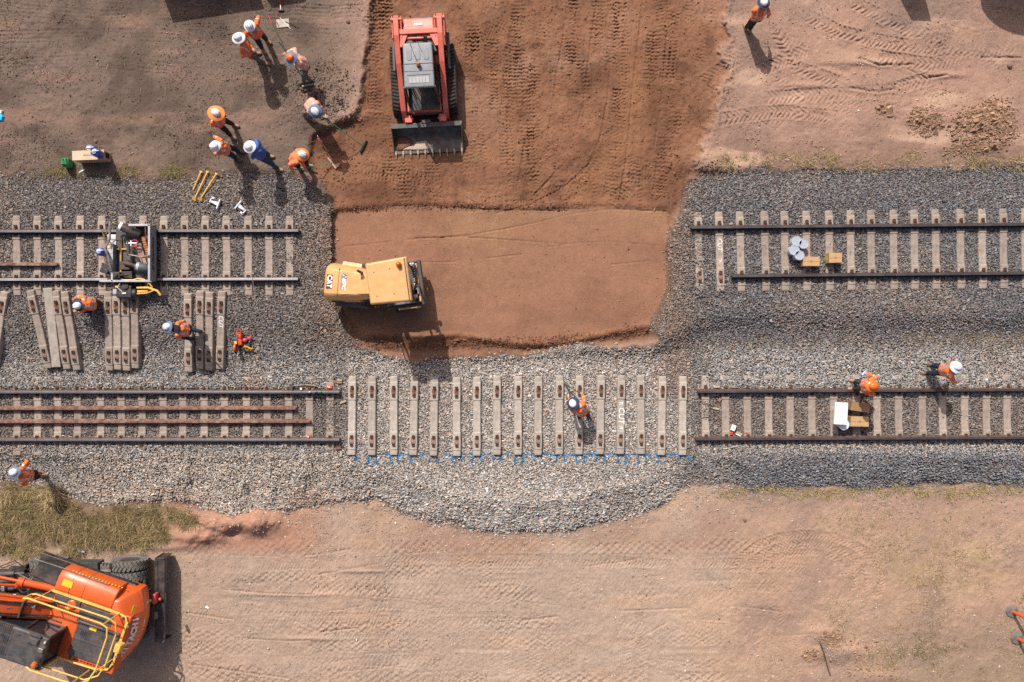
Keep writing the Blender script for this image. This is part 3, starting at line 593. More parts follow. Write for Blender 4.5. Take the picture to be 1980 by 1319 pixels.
for i, x in enumerate(MX):
    top, bot = (x, 727+MY[i]*.6), (x, 882+MY[i]*.6)
    c, a = between((x-154*MT[i]*.5, top[1]), (x+154*MT[i]*.5, bot[1]), -.26)
    lab = 'pale loose concrete sleeper without rails, %s from the left in the gap row' % ord_(i)
    if i == 13: lab = 'pale loose concrete sleeper chalked CUT between two arrows in the gap row'
    s = place_sleeper(pro_new, (c.x, c.y, -.475+rsl.uniform(-.012,.012)), a, lab, grp)
    if i == 13:
        text_obj('CUT', .25, m_chalk, s, (.01,-.02,.186), (0,0,-math.pi/2), .002, .002, .1, name='chalk_lettering')
        for sg in (1,-1):
            b = MB(); y0 = -.02+sg*.36; b.tube([(-.06,y0-sg*.04,.186),(.06,y0+sg*.05,.186)],.009,4); b.tube([(.06,y0+sg*.05,.186),(.02,y0-sg*.06,.186)],.009,4); b.tube([(.06,y0+sg*.05,.186),(-.06,y0+sg*.03,.186)],.009,4); b.build('chalk_arrow', m_chalk, s)
    if i in (14, 15, 10): text_obj('SHS' if i == 15 else '//', .15, mat('faded_chalk', T(205,195,184), .9), s, (0,.05,.184), (0,0,-math.pi/2), .001, .002, 0, name='faded_chalk_mark')
# stacked old sleepers
grp = 'old concrete sleepers lying loose below the upper left track'
PILE = [((15,562),(-22,712),'alone at the picture edge, tilted clockwise'),((63,560),(85,712),'leftmost of the first group, leaning the other way'),((99,555),(101,709),'turned upside down, smooth and pale'),((112,560),(121,714),'third in the first group, next to the upturned one'),((129,562),(141,716),'rightmost of the first group, beside the crouching worker'),
 ((213,565),(205,714),'leftmost of the second group below the trolley'),((229,566),(221,710),'second in the group below the trolley'),((247,568),(238,712),'third in the group below the trolley'),((264,561),(255,710),'rightmost of the group below the trolley'),
 ((367,566),(359,719),'leftmost of the third group, gravel lying on it'),((391,560),(380,714),'third group, the one the bending worker stands on'),((409,563),(398,716),'third group, right of the worker boot'),((433,561),(419,714),'chalked CUT, rightmost of the third group by the red saw')]
for i, (tp, bt, d) in enumerate(PILE):
    zc = (gz(*tp)+gz(*bt))/2; 
    if i == 0: tp = (15,562); bt = (-24,712)
    c, a = between(tp, bt, zc+.2); lab = 'old concrete sleeper ' + d
    tilt = math.atan2(gz(*tp)-gz(*bt), 2.4)
    if i == 2:
        s = thing('concrete_sleeper', lab, 'railway sleeper', (c.x, c.y, zc-.01), a, grp); sleeper_mesh(m_concn, True).build('sleeper_body', m_concn, s, bevel=.006, seg=1); s.rotation_euler = (tilt,0,a)
    else: s = place_sleeper(pro_old, (c.x, c.y, zc-.01+.0), a, lab, grp, (tilt,0))
    if i == 12:
        text_obj('CUT', .19, m_chalk, s, (.0,.28,.186), (0,0,-math.pi/2), .002, .001, .15, name='chalk_lettering')
        b = MB(); b.tube([(-.05,.62,.188),(.05,.70,.188),(.04,.58,.188)],.008,4); b.build('chalk_arrow', m_chalk, s)
tree_hide(pro_old); tree_hide(pro_new)
# stones lying over the buried sleepers
P = []
for (x0,x1,y0,y1,n) in ((1341,1359,500,562,75),(1343,1358,556,575,40),(1384,1398,548,572,20),(362,372,668,712,26),(630,646,770,846,150),(632,640,850,884,26),(1356,1374,728,752,60),(1358,1372,775,812,70),(1358,1374,856,884,60),(550,572,455,470,26),(551,566,484,510,24),(630,650,728,740,12)):
    P += [(rsl.uniform(x0,x1), rsl.uniform(y0,y1)) for _ in range(n)]
P = np.array(P); r_ = np.clip(rs.lognormal(math.log(.026),.25,len(P)),.015,.04); cc = ballast_color(P[:,0],P[:,1])*np.clip(rs.lognormal(.1,.3,len(P)),.5,2)[:,None]
tag(stones('spilled_stones', P[:,0], P[:,1], r_, cc, m_stone, zadd=np.where((P[:,0]<380)&(P[:,1]>600),.2,.055)), 'ballast stones spilled over the half buried sleepers', 'gravel', kind='stuff')
def rail(p0, p1, head, side, label, group, clean=True, h=.16, name='rail'):
    d = p1-p0; L = d.length; a = math.atan2(d.y, d.x)
    t = thing(name, label, 'rail', (p0.x, p0.y, p0.z-h), a, group)
    prof = [(-.073,0),(-.073,.010),(-.012,.028),(-.009,.115),(-.035,.125),(-.035,.150),(-.028,h-.002),(.028,h-.002),(.035,.150),(.035,.125),(.009,.115),(.012,.028),(.073,.010),(.073,0)]
    b = MB(); b.loft([[(0,y,z) for y,z in prof],[(L,y,z) for y,z in prof]]); b.build('rail_body', side, t)
    b = MB(); b.bb(0,L,-.0345,.0345,h-.008,h); b.build('running_surface', head, t, bevel=.004)
    return t
m_hd1 = mat('rail_head_worn', T(150,145,148), .42, .75, noise=.12, scale=3)
m_hd2 = mat('rail_head_dull', T(108,100,102), .5, .6, noise=.2, scale=3)
m_hd3 = mat('rail_head_bright', T(205,198,200), .4, .6, noise=.1, scale=3)
m_rs1 = mat('rail_side_brown', T(104,80,70), .85, noise=.25, scale=12); m_rs2 = mat('rail_side_dark', T(64,56,56), .8, noise=.25, scale=12)
m_rr = mat('rail_rust_red', T(134,96,84), .9, noise=.35, scale=7, col2=T(160,124,108))
zu, zl = .243, -.165
rail(W(-300,448,zu), W(577,446,zu), m_hd1, m_rs2, 'worn grey rail nearer the top on the upper left track, cut short', 'running rails')
rail(W(-300,541.5,zu), W(576,539.5,zu), m_hd3, m_rs2, 'bright grey lower rail of the upper left track under the trolley', 'running rails')
rail(W(1337,440,zu), W(2300,431,zu), m_hd2, m_rs2, 'dark grey upper rail of the upper right track, the longer of its pair', 'running rails')
rail(W(1416,534,zu), W(2300,525.5,zu), m_hd2, m_rs2, 'dark grey lower rail of the upper right track behind the cardboard boxes', 'running rails')
rail(W(-300,758.5,zl), W(656,758.5,zl), m_hd1, m_rs1, 'rust sided upper rail of the lower left track with three small cans on it', 'running rails')
rail(W(-300,851,zl), W(656,851,zl), m_hd1, m_rs1, 'rust sided lower rail of the lower left track', 'running rails')
rail(W(1350,757.5,zl), W(2300,752.5,zl), m_hd2, m_rs1, 'dark upper rail of the lower right track beside the orange hatted worker', 'running rails')
rail(W(1346,849.5,zl), W(2300,845.5,zl), m_hd2, m_rs1, 'rust footed lower rail of the lower right track below the boxes', 'running rails')
rail(W(-300,791,-.375+.16), W(572,790,-.375+.16), m_rr, m_rr, 'loose red rusty rail lying between the running rails, upper and shorter one', 'loose rusty rails')
rail(W(-300,816.5,-.375+.16), W(600,815.5,-.375+.16), m_rr, m_rr, 'loose red rusty rail lying between the running rails, lower and longer one', 'loose rusty rails')
rail(W(-200,511,.04+.16), W(110,511.5,.04+.16), m_rr, m_rr, 'short brown rail offcut lying between the rails of the upper left track', 'loose rusty rails')
# ------------------------------------------------------------------ machines
DUST = T(170,136,112)
m_blk = mat('black_paint', (.022,.022,.024), .45, noise=.2, dust=.35, dustcol=DUST)
m_dgrey = mat('dark_grey_metal', (.06,.062,.066), .5, .2, noise=.2, dust=.4, dustcol=DUST)
m_steel = mat('bare_steel', (.42,.40,.38), .38, .8, noise=.2, dust=.3, dustcol=DUST)
m_worn = mat('worn_bucket_steel', (.13,.115,.105), .5, .5, noise=.3, dust=.7, dustcol=T(140,100,78))
m_rub = mat('tyre_rubber', (.13,.122,.115), .9, noise=.2, dust=.95, dustcol=T(150,138,128))
m_trk = mat('track_rubber', (.035,.03,.028), .95, noise=.3, dust=.8, dustcol=T(112,84,70))
m_org = mat('orange_paint', (.66,.105,.018), .34, noise=.05, dust=.10, dustcol=T(190,120,80), coat=.4)
m_red = mat('faded_red_paint', (.66,.13,.085), .42, noise=.07, dust=.55, dustcol=T(232,150,130), coat=.15)
m_rgrey = mat('roof_grey_paint', (.215,.225,.25), .38, noise=.08, dust=.5, dustcol=T(170,160,155), coat=.2)
m_cat = mat('amber_yellow_paint', (.72,.365,.135), .36, noise=.07, dust=.5, dustcol=T(222,184,140), coat=.2)
m_rail = mat('safety_yellow', (.80,.46,.09), .5, noise=.12, dust=.35, dustcol=T(190,150,110))
m_amb = mat('amber_lens', (.55,.13,.015), .15, noise=.1, coat=.8)
m_glass = mat('cab_glass', (.02,.024,.028), .06, noise=0, spec=.8)
m_wht = mat('white_paint', (.80,.80,.79), .5, noise=.03); m_ylab = mat('yellow_label', (.78,.50,.03), .5, noise=.05)
m_seat = mat('black_seat_vinyl', (.03,.03,.032), .6, noise=.2, bump=.003, bscale=30)
def tread_wheel(parent, c, r, w, name='wheel', lugs=24, hub=m_dgrey, hubside=1, tyre=m_rub):
    """wheel turning about the local y axis"""
    b = MB(); n = 40
    prof = [(r*.58,-w*.42),(r*.72,-w*.5),(r*.93,-w*.5),(r*.985,-w*.40),(r,-w*.2),(r,w*.2),(r*.985,w*.40),(r*.93,w*.5),(r*.72,w*.5),(r*.58,w*.42)]
    rings = [[(a*math.cos(2*math.pi*k/n), z, a*math.sin(2*math.pi*k/n)) for k in range(n)] for a, z in prof]; b.loft(rings, caps=False)
    for k in range(lugs):
        for s in (-1, 1):
            t = 2*math.pi*(k+(.5 if s > 0 else 0))/lugs; q = Matrix.Rotation(-t, 4, 'Y')
            b.M = q; b.box((r+.012, s*w*.25, 0), (.05, w*.52, r*.13), rx=s*.55); b.box((r*.95, s*w*.5, 0), (r*.1, .03, r*.10)); b.M = Matrix.Identity(4)
    wh = b.build(name, tyre, parent, smooth=False); wh.location = c
    h = MB(); h.loft([[(a*math.cos(2*math.pi*k/20), z, a*math.sin(2*math.pi*k/20)) for k in range(20)] for a, z in ((r*.60,-w*.40),(r*.60,-w*.25),(r*.28,-w*.18),(r*.25,w*.18),(r*.60,w*.25),(r*.60,w*.40))])
    for k in range(8): h.cyl((r*.42*math.cos(k*.785),-w*.3,r*.42*math.sin(k*.785)),(r*.42*math.cos(k*.785),w*.3,r*.42*math.sin(k*.785)),.02,6)
    h.build('rim', hub, wh, smooth=True); return wh
# ---- compact track loader
lz = gz(825,170); t = thing('track_loader', 'red compact track loader with grey roof and toothed bucket on the red soil', 'track loader', W(823,168,lz+.0), R(3.0))
for s in (-1, 1):   # local: front is -y
    b = MB(); y0, y1 = -.92, .98; pts = []
    for (cy, cz, r, a0, a1) in ((-.72,.27,.26,math.pi*1.5,math.pi*1.0),(-.55,.36,.38,math.pi*1.0,math.pi*.5),(.80,.50,.24,math.pi*.5,0),(.74,.24,.23,0,-math.pi*.5)):
        for k in range(7):
            a = a0+(a1-a0)*k/6; pts.append((cy+r*math.cos(a) if cy > 0 else cy-r*abs(math.cos(a))*(1 if math.cos(a) < 0 else -1), cz+r*math.sin(a)))
    xc = s*.735; w = .45
    b.loft([[(xc-w/2, y, z) for y, z in pts],[(xc+w/2, y, z) for y, z in pts]])
    L = len(pts)
    P = [Vector((0,y,z)) for y, z in pts]; P.append(P[0]); acc = 0; segs = []
    for i in range(L): segs.append((P[i], P[i+1], (P[i+1]-P[i]).length))
    tot = sum(q[2] for q in segs); nl = 48
    for k in range(nl):
        d = tot*k/nl
        for a_, b_, l_ in segs:
            if d <= l_ and l_ > 1e-6: p = a_+(b_-a_)*(d/l_); dr = (b_-a_).normalized(); break
            d -= l_
        ang = math.atan2(dr.z, dr.y); nrm = Vector((0, dr.z, -dr.y)); cen = sum((q[0] for q in segs), Vector())/len(segs)
        if (p-cen).dot(nrm) < 0: nrm = -nrm
        for q in (-1, 1): b.box((xc+q*w*.24, p.y+nrm.y*.014+(k % 2)*.0, p.z+nrm.z*.014), (w*.42, .035, .035), rx=ang, rz=q*.28)
    b.build('rubber_track', m_trk, t)
    b = MB(); b.bb(s*.50, s*.52+s*.02, -.75, .82, .16, .55); b.bb(s*.96-.012, s*.96+.012, -.62, .70, .20, .50)
    for y in (-.5,-.25,0,.25,.5): b.cyl((s*.955,y,.17),(s*.985,y,.17),.10,14)
    b.cyl((s*.95,.72,.38),(s*.99,.72,.38),.2,16); b.build('undercarriage_frame', m_dgrey, t, bevel=.005)
b = MB(); b.bb(-.50,.50,-.95,1.05,.28,.80); b.bb(-.47,.47,.35,1.10,.8,1.12); b.build('chassis', m_red, t, bevel=.02)
# engine hood at rear
b = MB(); b.loft([[(-.46,1.62,.55),(.46,1.62,.55),(.50,.95,.55),(-.50,.95,.55)],[(-.46,1.66,.95),(.46,1.66,.95),(.50,.95,.95),(-.50,.95,.95)],[(-.44,1.60,1.34),(.44,1.60,1.34),(.46,.95,1.46),(-.46,.95,1.46)]]); b.build('engine_hood', m_red, t, bevel=.04, seg=3, smooth=True)
for q in [(-.38+i*.2,-.24+i*.2,1.60,1.668,1.22,1.27) for i in range(4)]+[(-.16,.16,1.12,1.20,1.445,1.462),(-.16,-.06,1.02,1.05,1.45,1.468),(.06,.16,1.02,1.05,1.45,1.468)]: b = MB(); b.bb(*q); b.build('hood_vent', m_dgrey, t)
b = MB(); b.bb(-.12,.12,1.36,1.42,1.36,1.405); b.build('warning_decal', m_wht, t)
# lift arms
for s in (-1, 1):
    b = MB(); x0, x1 = s*.55, s*.70
    side = [(1.58,1.00),(1.66,1.46),(1.50,1.62),(1.05,1.60),(.30,1.38),(-.45,1.02),(-.92,.78),(-1.12,.42),(-1.16,.20),(-1.00,.18),(-.90,.40),(-.74,.66),(-.35,.88),(.35,1.22),(1.05,1.40),(1.38,1.38),(1.42,1.05)]
    b.loft([[(x0,y,z) for y, z in side],[(x1,y,z) for y, z in side]]); b.build('lift_arm', m_red, t, bevel=.014)
    b = MB(); b.bb(s*.47,s*.50,.98,1.62,.7,1.52); b.bb(s*.73,s*.76,1.0,1.64,.6,1.48); b.cyl((s*.46,1.52,1.5),(s*.78,1.52,1.5),.05); b.build('arm_tower', m_red, t, bevel=.01)
    b = MB(); b.cyl((s*.52,-.55,.70),(s*.52,.35,.92),.045); b.cyl((s*.52,-.98,.62),(s*.52,-.5,.71),.028); b.cyl((s*.80,1.3,.85),(s*.80,.2,.98),.05); b.build('hydraulic_cylinder', m_dgrey, t)
    b = MB(); b.bb(s*.40,s*.62,-1.22,-.98,.16,.60); b.cyl((s*.36,-1.1,.52),(s*.64,-1.1,.52),.05); b.build('arm_foot', m_red, t, bevel=.03)
b = MB(); b.bb(-.55,.55,1.08,1.22,1.44,1.54); b.prism([(-.55,1.10),(-.55,.72),(-.46,.72),(-.30,1.10)],1.44,1.50); b.prism([(.55,1.10),(.30,1.10),(.46,.72),(.55,.72)],1.44,1.50); b.build('arm_crossmember', m_red, t, bevel=.012)
b = MB(); b.bb(-.50,.50,.60,1.0,.95,1.36); b.bb(-.10,.12,.68,.90,1.36,1.40); b.build('radiator_panel', m_dgrey, t, bevel=.02)
for k in range(1): b = MB(); b.lathe((-.26,.80,1.36),[(.12,0),(.13,.08),(.115,.12),(.06,.13),(.06,.19),(.001,.20)]); b.build('air_intake', mat('dusty_plastic',(.09,.09,.085),.8,dust=.6,dustcol=DUST), t, smooth=True)
b = MB(); b.lathe((.27,.78,1.36),[(.13,0),(.13,.06),(.09,.10)]); b.tube([(.22,.80,1.42),(.21,.84,1.58),(.20,.95,1.66)],.05,10); b.build('exhaust_pipe', m_blk, t, smooth=True)
# cab
cab = MB(); cab.bb(-.47,.47,-.78,-.70,.62,.80); 
for sx in (-1, 1):
    cab.tube([(sx*.44,-.80,.55),(sx*.42,-.58,1.98)],.035,8); cab.tube([(sx*.42,.60,.95),(sx*.40,.58,1.98)],.035,8); cab.bb(sx*.43-.02,sx*.43+.02,-.72,.60,.62,1.10)
    for k in range(5): cab.tube([(sx*.43,-.6+k*.24,1.1),(sx*.41,-.5+k*.24,1.96)],.012,6)
cab.bb(-.42,.42,.55,.60,.9,1.96); cab.build('cab_frame', m_blk, t)
b = MB(); b.loft([[(-.43,-.62,1.96),(.43,-.62,1.96),(.41,.64,1.96),(-.41,.64,1.96)],[(-.43,-.62,2.03),(.43,-.62,2.03),(.41,.64,2.03),(-.41,.64,2.03)],[(-.40,-.59,2.055),(.40,-.59,2.055),(.385,.61,2.055),(-.385,.61,2.055)]]); rf = b.build('cab_roof', m_rgrey, t, bevel=.02, seg=3, smooth=True)
b = MB()
for x in (-.24,0,.24):
    pl = [(x+.075*math.cos(a), (.40 if math.sin(a) > 0 else .20)+.075*math.sin(a)) for a in [2*math.pi*k/18 for k in range(18)]]; b.prism(pl,2.053,2.068,top=.86)
b.bb(-.40,.40,.045,.07,2.055,2.072); b.bb(-.40,.40,-.165,-.15,2.055,2.066); b.bb(-.33,.33,-.27,-.25,2.055,2.07); b.build('pressed_ribs', m_rgrey, rf, bevel=.006)
b = MB(); b.bb(-.28,.28,-.50,-.32,2.056,2.064)
b.build('vent_panel', mat('pale_grey_panel',(.36,.36,.36),.5,dust=.3,dustcol=T(190,180,170)), rf, bevel=.004)
b = MB(); [b.bb(x-.006,x+.006,-.49,-.33,2.064,2.070) for x in (-.18,-.09,0,.09,.18)]; b.build('vent_bars', m_rgrey, rf)
b = MB(); b.cyl((0,0,2.06),(0,0,2.10),.055,14); b.build('beacon_base', m_blk, rf); bo = MB(); bo.lathe((.02,.0,2.10),[(.052,0),(.055,.06),(.045,.11),(.02,.13),(.001,.135)]); bo.build('beacon_lens', m_amb, rf, smooth=True)
b = MB(); b.tube([(.0,.02,2.075),(-.10,.30,2.075),(-.20,.62,2.07),(-.22,.74,1.5)],.009,6); b.tube([(.12,.38,2.075),(.0,.66,2.06),(-.02,.75,1.5)],.007,6); b.build('wiring', m_blk, rf)
b = MB(); b.bb(-.26,.26,-.20,.20,.80,.92); b.bb(-.26,.26,.16,.30,.9,1.5); b.build('operator_seat', m_seat, t, bevel=.05, seg=3, smooth=True)
b = MB(); [b.tube([(s*.30,-.35,.85),(s*.28,-.36,1.12)],.022,8) or b.ball((s*.28,-.36,1.15),.035) for s in (-1,1)]; b.bb(-.40,.40,-.68,-.40,.62,.66); b.build('control_levers', m_blk, t)
b = MB(); b.bb(-.46,.46,-.93,.34,.80,.83); b.build('cab_floor', m_blk, t); b = MB(); b.bb(-.38,.38,-1.00,-.80,.55,.64); b.build('front_step', m_dgrey, t, bevel=.01); b = MB(); b.cyl((-.33,-.92,.64),(-.33,-.96,.68),.035); b.build('headlight', m_steel, t)
# bucket
b = MB(); hw = 1.03; prof = [(-1.24,.50),(-1.20,.30),(-1.24,.12),(-1.38,.03),(-1.60,.015),(-2.02,.01),(-2.02,.035),(-1.60,.05),(-1.40,.065),(-1.285,.15),(-1.25,.30),(-1.29,.50)]
b.loft([[(-hw,y,z) for y,z in prof],[(hw,y,z) for y,z in prof]]); bk = b.build('bucket', m_worn, t, bevel=.006)
for s in (-1, 1):
    b = MB(); pr = [(-1.22,.52),(-1.20,.25),(-1.30,.04),(-2.0,.0),(-2.02,.05),(-1.62,.30),(-1.34,.55)]; b.loft([[(s*hw,y,z) for y,z in pr],[(s*(hw+.025),y,z) for y,z in pr]]); b.build('bucket_side', m_worn, bk)
b = MB(); b.bb(-hw,hw,-1.36,-1.22,.50,.53); b.bb(-.14,.14,-1.24,-1.14,.44,.56); b.build('bucket_top_lip', m_dgrey, bk, bevel=.006)
for i in range(10):
    x = -1.0+2.0*i/9; b = MB(); b.loft([[(x-.028,-1.93,.035),(x+.028,-1.93,.035),(x+.028,-1.93,.075),(x-.028,-1.93,.075)],[(x-.025,-2.04,.005),(x+.025,-2.04,.005),(x+.025,-2.04,.07),(x-.025,-2.04,.07)],[(x-.014,-2.16,.0),(x+.014,-2.16,.0),(x+.014,-2.16,.02),(x-.014,-2.16,.02)]]); b.build('bucket_tooth', mat('polished_teeth', T(196,164,140), .5, .3, noise=.2), bk)
b = MB(); pl = [(-.85,-1.90),(-.62,-1.80),(-.45,-1.80),(-.36,-1.66),(-.05,-1.64),(.02,-1.74),(.06,-1.92),(-.3,-1.94)]; b.prism(pl,.045,.085,top=.8); tag(b.build('dirt_pile', mat('pale_sand', T(220,196,176), .95, noise=.1, bump=.01, bscale=30), None, bevel=.02, seg=3), 'small mound of pale sand lying inside the loader bucket', 'sand').matrix_world = Matrix.Translation(t.location) @ Matrix.Rotation(R(3),4,'Z')
b = MB(); pl = [(-1.0,-1.93),(-1.0,-1.50),(-.80,-1.42),(-.50,-1.55),(-.42,-1.70),(-.62,-1.84),(-.85,-1.93)]; b.prism(pl,.05,.095,top=.75); tag(b.build('dirt_pile', mat('red_fill', T(138,96,72), .95, noise=.2, bump=.015, bscale=30), None, bevel=.03, seg=2), 'loose red soil in the left corner of the loader bucket', 'soil').matrix_world = Matrix.Translation(t.location) @ Matrix.Rotation(R(3),4,'Z')
# ---- roller
rz_ = gz(760,560); t = thing('roller', 'small yellow soil roller with a square cab roof parked on the compacted pad', 'roller', W(781,555,rz_), R(7.5))
# local: front is +x ; canopy centre near origin
b = MB(); b.loft([[(-.66,-.56,2.52),(.48,-.61,2.52),(.48,.61,2.52),(-.66,.56,2.52)],[(-.68,-.58,2.58),(.50,-.63,2.58),(.50,.63,2.58),(-.68,.58,2.58)],[(-.64,-.54,2.66),(.46,-.59,2.66),(.46,.59,2.66),(-.64,.54,2.66)]])
rf = b.build('cab_roof', m_cat, t, bevel=.05, seg=4, smooth=True)
b = MB(); b.bb(.40,.43,-.58,.58,2.655,2.672); b.build('roof_seam', m_dgrey, rf)
for p in ((-.46,.30),(-.46,-.36),(-.02,.34),(.02,-.36)): b = MB(); b.cyl((p[0],p[1],2.655),(p[0],p[1],2.668),.016,8); b.build('roof_bolt', m_dgrey, rf)
b = MB(); b.lathe((.25,.42,2.66),[(.075,0),(.08,.03),(.065,.05),(.06,.14),(.03,.17),(.001,.175)]); b.build('beacon', m_amb, rf, smooth=True)
for sx in (-.54,.40):
    for sy in (-.50,.50): b = MB(); b.tube([(sx,sy,.9),(sx,sy*1.04,2.52)],.035,8); b.build('cab_post', m_blk, t)
b = MB(); b.bb(-.55,.52,-.58,.58,.62,.95); b.bb(-.30,.10,-.35,.35,.95,1.0); b.build('cab_floor', m_dgrey, t, bevel=.02)
b = MB(); b.bb(-.42,.02,-.25,.25,1.0,1.18); b.bb(-.48,-.36,-.25,.25,1.1,1.6); b.build('operator_seat', m_seat, t, bevel=.04, seg=3, smooth=True)
b = MB(); b.cyl((.34,0,.9),(.24,0,1.35),.03); b.lathe((.22,0,1.36),[(.18,0),(.19,.012),(.18,.024)]); b.build('steering_column', m_blk, t)
# front frame and drum
fr = MB(); fr.bb(.58,.68,-.66,.66,.60,1.0); fr.bb(-.45,.6,-.67,-.60,.50,.82); fr.bb(-.45,.6,.60,.67,.50,.82); fr.build('drum_frame', m_dgrey, t, bevel=.015)
fr = MB(); fr.bb(.52,.575,-.56,.56,.86,1.0); fr.bb(-.15,.50,-.72,-.675,.55,.80); fr.build('frame_crossbar', m_cat, t, bevel=.01)
b = MB(); n = 40; rr = .50; b.loft([[(.02+a*math.cos(2*math.pi*k/n), y, .50+a*math.sin(2*math.pi*k/n)) for k in range(n)] for a, y in ((rr*.96,-.58),(rr,-.56),(rr,.56),(rr*.96,.58))]); b.build('steel_drum', m_steel, t, smooth=True)
b = MB(); [b.tube([(.40,.1+.06*i,.9),(.50,.12+.07*i,1.16),(.54,.3+.05*i,1.08),(.46,.45,.9)],.022,6) for i in range(5)]; b.tube([(.42,-.2,1.05),(.52,0,1.2),(.48,.2,1.05)],.03,8); b.bb(.40,.50,-.46,-.2,.82,1.08); b.build('hydraulic_hoses', m_blk, t)
b = MB(); b.bb(.42,.55,-.34,-.02,1.0,1.08); b.bb(.44,.52,.02,.12,.95,1.15); b.build('valve_block', m_steel, t, bevel=.01)
for s in (-1, 1): b = MB(); b.bb(.50,.56,s*.46-.05,s*.46+.05,1.9,2.0); b.cyl((.48,s*.46,1.95),(.58,s*.46,1.95),.05); b.build('headlight', m_steel, t)
# rear body (articulated, turned the other way)
an = math.radians(-12.5)
rb = Matrix.Translation((-.50,0,0)) @ Matrix.Rotation(an,4,'Z') @ Matrix.Translation((.50,0,0))
def RB(o): o.matrix_basis = rb @ o.matrix_basis; return o
b = MB(); rings = []
for x, hw_, z0, z1 in ((-2.12,.46,.75,1.40),(-2.08,.53,.70,1.50),(-1.94,.56,.68,1.54),(-1.15,.50,.68,1.62),(-.60,.36,.70,1.60)):
    rings.append([(x,-hw_,z0),(x,-hw_*1.02,(z0+z1)/2),(x,-hw_*.82,z1-.10),(x,-hw_*.62,z1),(x,hw_*.62,z1),(x,hw_*.82,z1-.10),(x,hw_*1.02,(z0+z1)/2),(x,hw_,z0)])
b.loft(rings); hd = RB(b.build('engine_hood', m_cat, t, bevel=.025, seg=3, smooth=True))
b = MB(); b.loft([[(-1.62,-.36,1.53),(-.70,-.26,1.60),(-.70,.26,1.60),(-1.62,.36,1.53)],[(-1.62,-.35,1.585),(-.68,-.25,1.655),(-.68,.25,1.655),(-1.62,.35,1.585)]]); b.build('hood_panel', m_cat, hd, bevel=.015, seg=3, smooth=True)
b = MB(); b.bb(-1.10,-.78,-.475,-.43,1.18,1.26); b.bb(-.66,-.56,-.25,.25,1.50,1.62); b.build('hood_vent', m_blk, hd)
b = MB(); b.loft([[(-2.04,-.20,1.51),(-1.87,-.20,1.548),(-1.87,.20,1.548),(-2.04,.20,1.51)],[(-2.04,-.20,1.545),(-1.87,-.20,1.56),(-1.87,.20,1.56),(-2.04,.20,1.545)]]); bdg = b.build('badge_plate', m_blk, hd)
text_obj('CAT', .19, m_wht, hd, (-1.95,.0,1.562), (0,0,-math.pi/2), .006, .010, 0, .95)
b = MB(); b.prism([(-2.02,-.065),(-2.02,.065),(-1.99,0)],1.560,1.567); b.build('badge_triangle', m_ylab, hd)
text_obj('NEPC', .15, m_wht, hd, (-1.52,.02,1.604), (0,0,-math.pi/2), .008, .006, .35, 1.15); text_obj('N', .15, mat('blue_decal',(.05,.18,.36),.5), hd, (-1.52,.205,1.607), (0,0,-math.pi/2), .008, .007, .35, 1.15)
b = MB(); b.box((-1.595,.02,1.592),(.05,.40,.004),ry=R(-5)); b.build('decal_stripe', mat('pinkish_decal', T(190,150,140), .6), hd)
b = MB(); [b.bb(-1.90+.05*i,-1.875+.05*i,-.575,-.545,1.0,1.25) for i in range(8)]; b.build('side_louvre', m_blk, hd)
for q in (-1.70,-.72): b = MB(); b.bb(q,q+.012,-.40,.40,1.50,1.612 if q > -1 else 1.572); b.build('hood_gap', m_blk, hd)
b = MB(); b.cyl((-1.05,.33,1.5),(-1.05,.33,1.82),.04); b.cyl((-1.05,.33,1.80),(-1.12,.36,1.88),.035); RB(b.build('exhaust_pipe', m_dgrey, t, smooth=True))
for s_ in (-1,1): b = MB(); b.tube([(-.62,s_*.50,1.0),(-.64,s_*.62,1.5),(-.60,s_*.62,2.2)],.016,6); b.build('hand_rail', m_blk, t, smooth=True)
b = MB(); b.bb(-.30,.30,-.78,-.62,.42,.46); b.bb(-.28,-.25,-.78,-.62,.42,.7); b.build('side_step', m_dgrey, t)
for s in (-1, 1):
    w_ = tread_wheel(t, (-1.45,s*.50,.46), .46, .30, lugs=20, hub=m_cat); RB(w_)
    b = MB(); b.loft([[(-1.75,s*.52,.98),(-1.15,s*.50,1.04),(-1.15,s*.62,1.0),(-1.72,s*.66,.95)],[(-1.75,s*.52,1.02),(-1.15,s*.50,1.08),(-1.15,s*.62,1.04),(-1.72,s*.66,.99)]]); RB(b.build('mudguard', m_cat if s > 0 else m_dgrey, t, bevel=.01))
b = MB(); b.bb(-1.9,-.4,-.30,.30,.42,.75); RB(b.build('rear_chassis', m_blk, t, bevel=.01))
b = MB(); b.lathe((-.98,.60,1.06),[(.05,0),(.055,.05),(.03,.09),(.001,.1)]); RB(b.build('tail_lamp', m_amb, t, smooth=True))
# ---- wheeled excavator
ez = gz(300,1144); O = W(183,1147,ez); t = thing('wheeled_excavator', 'orange wheeled road rail excavator with black cab roof and yellow guard rails', 'excavator', O)
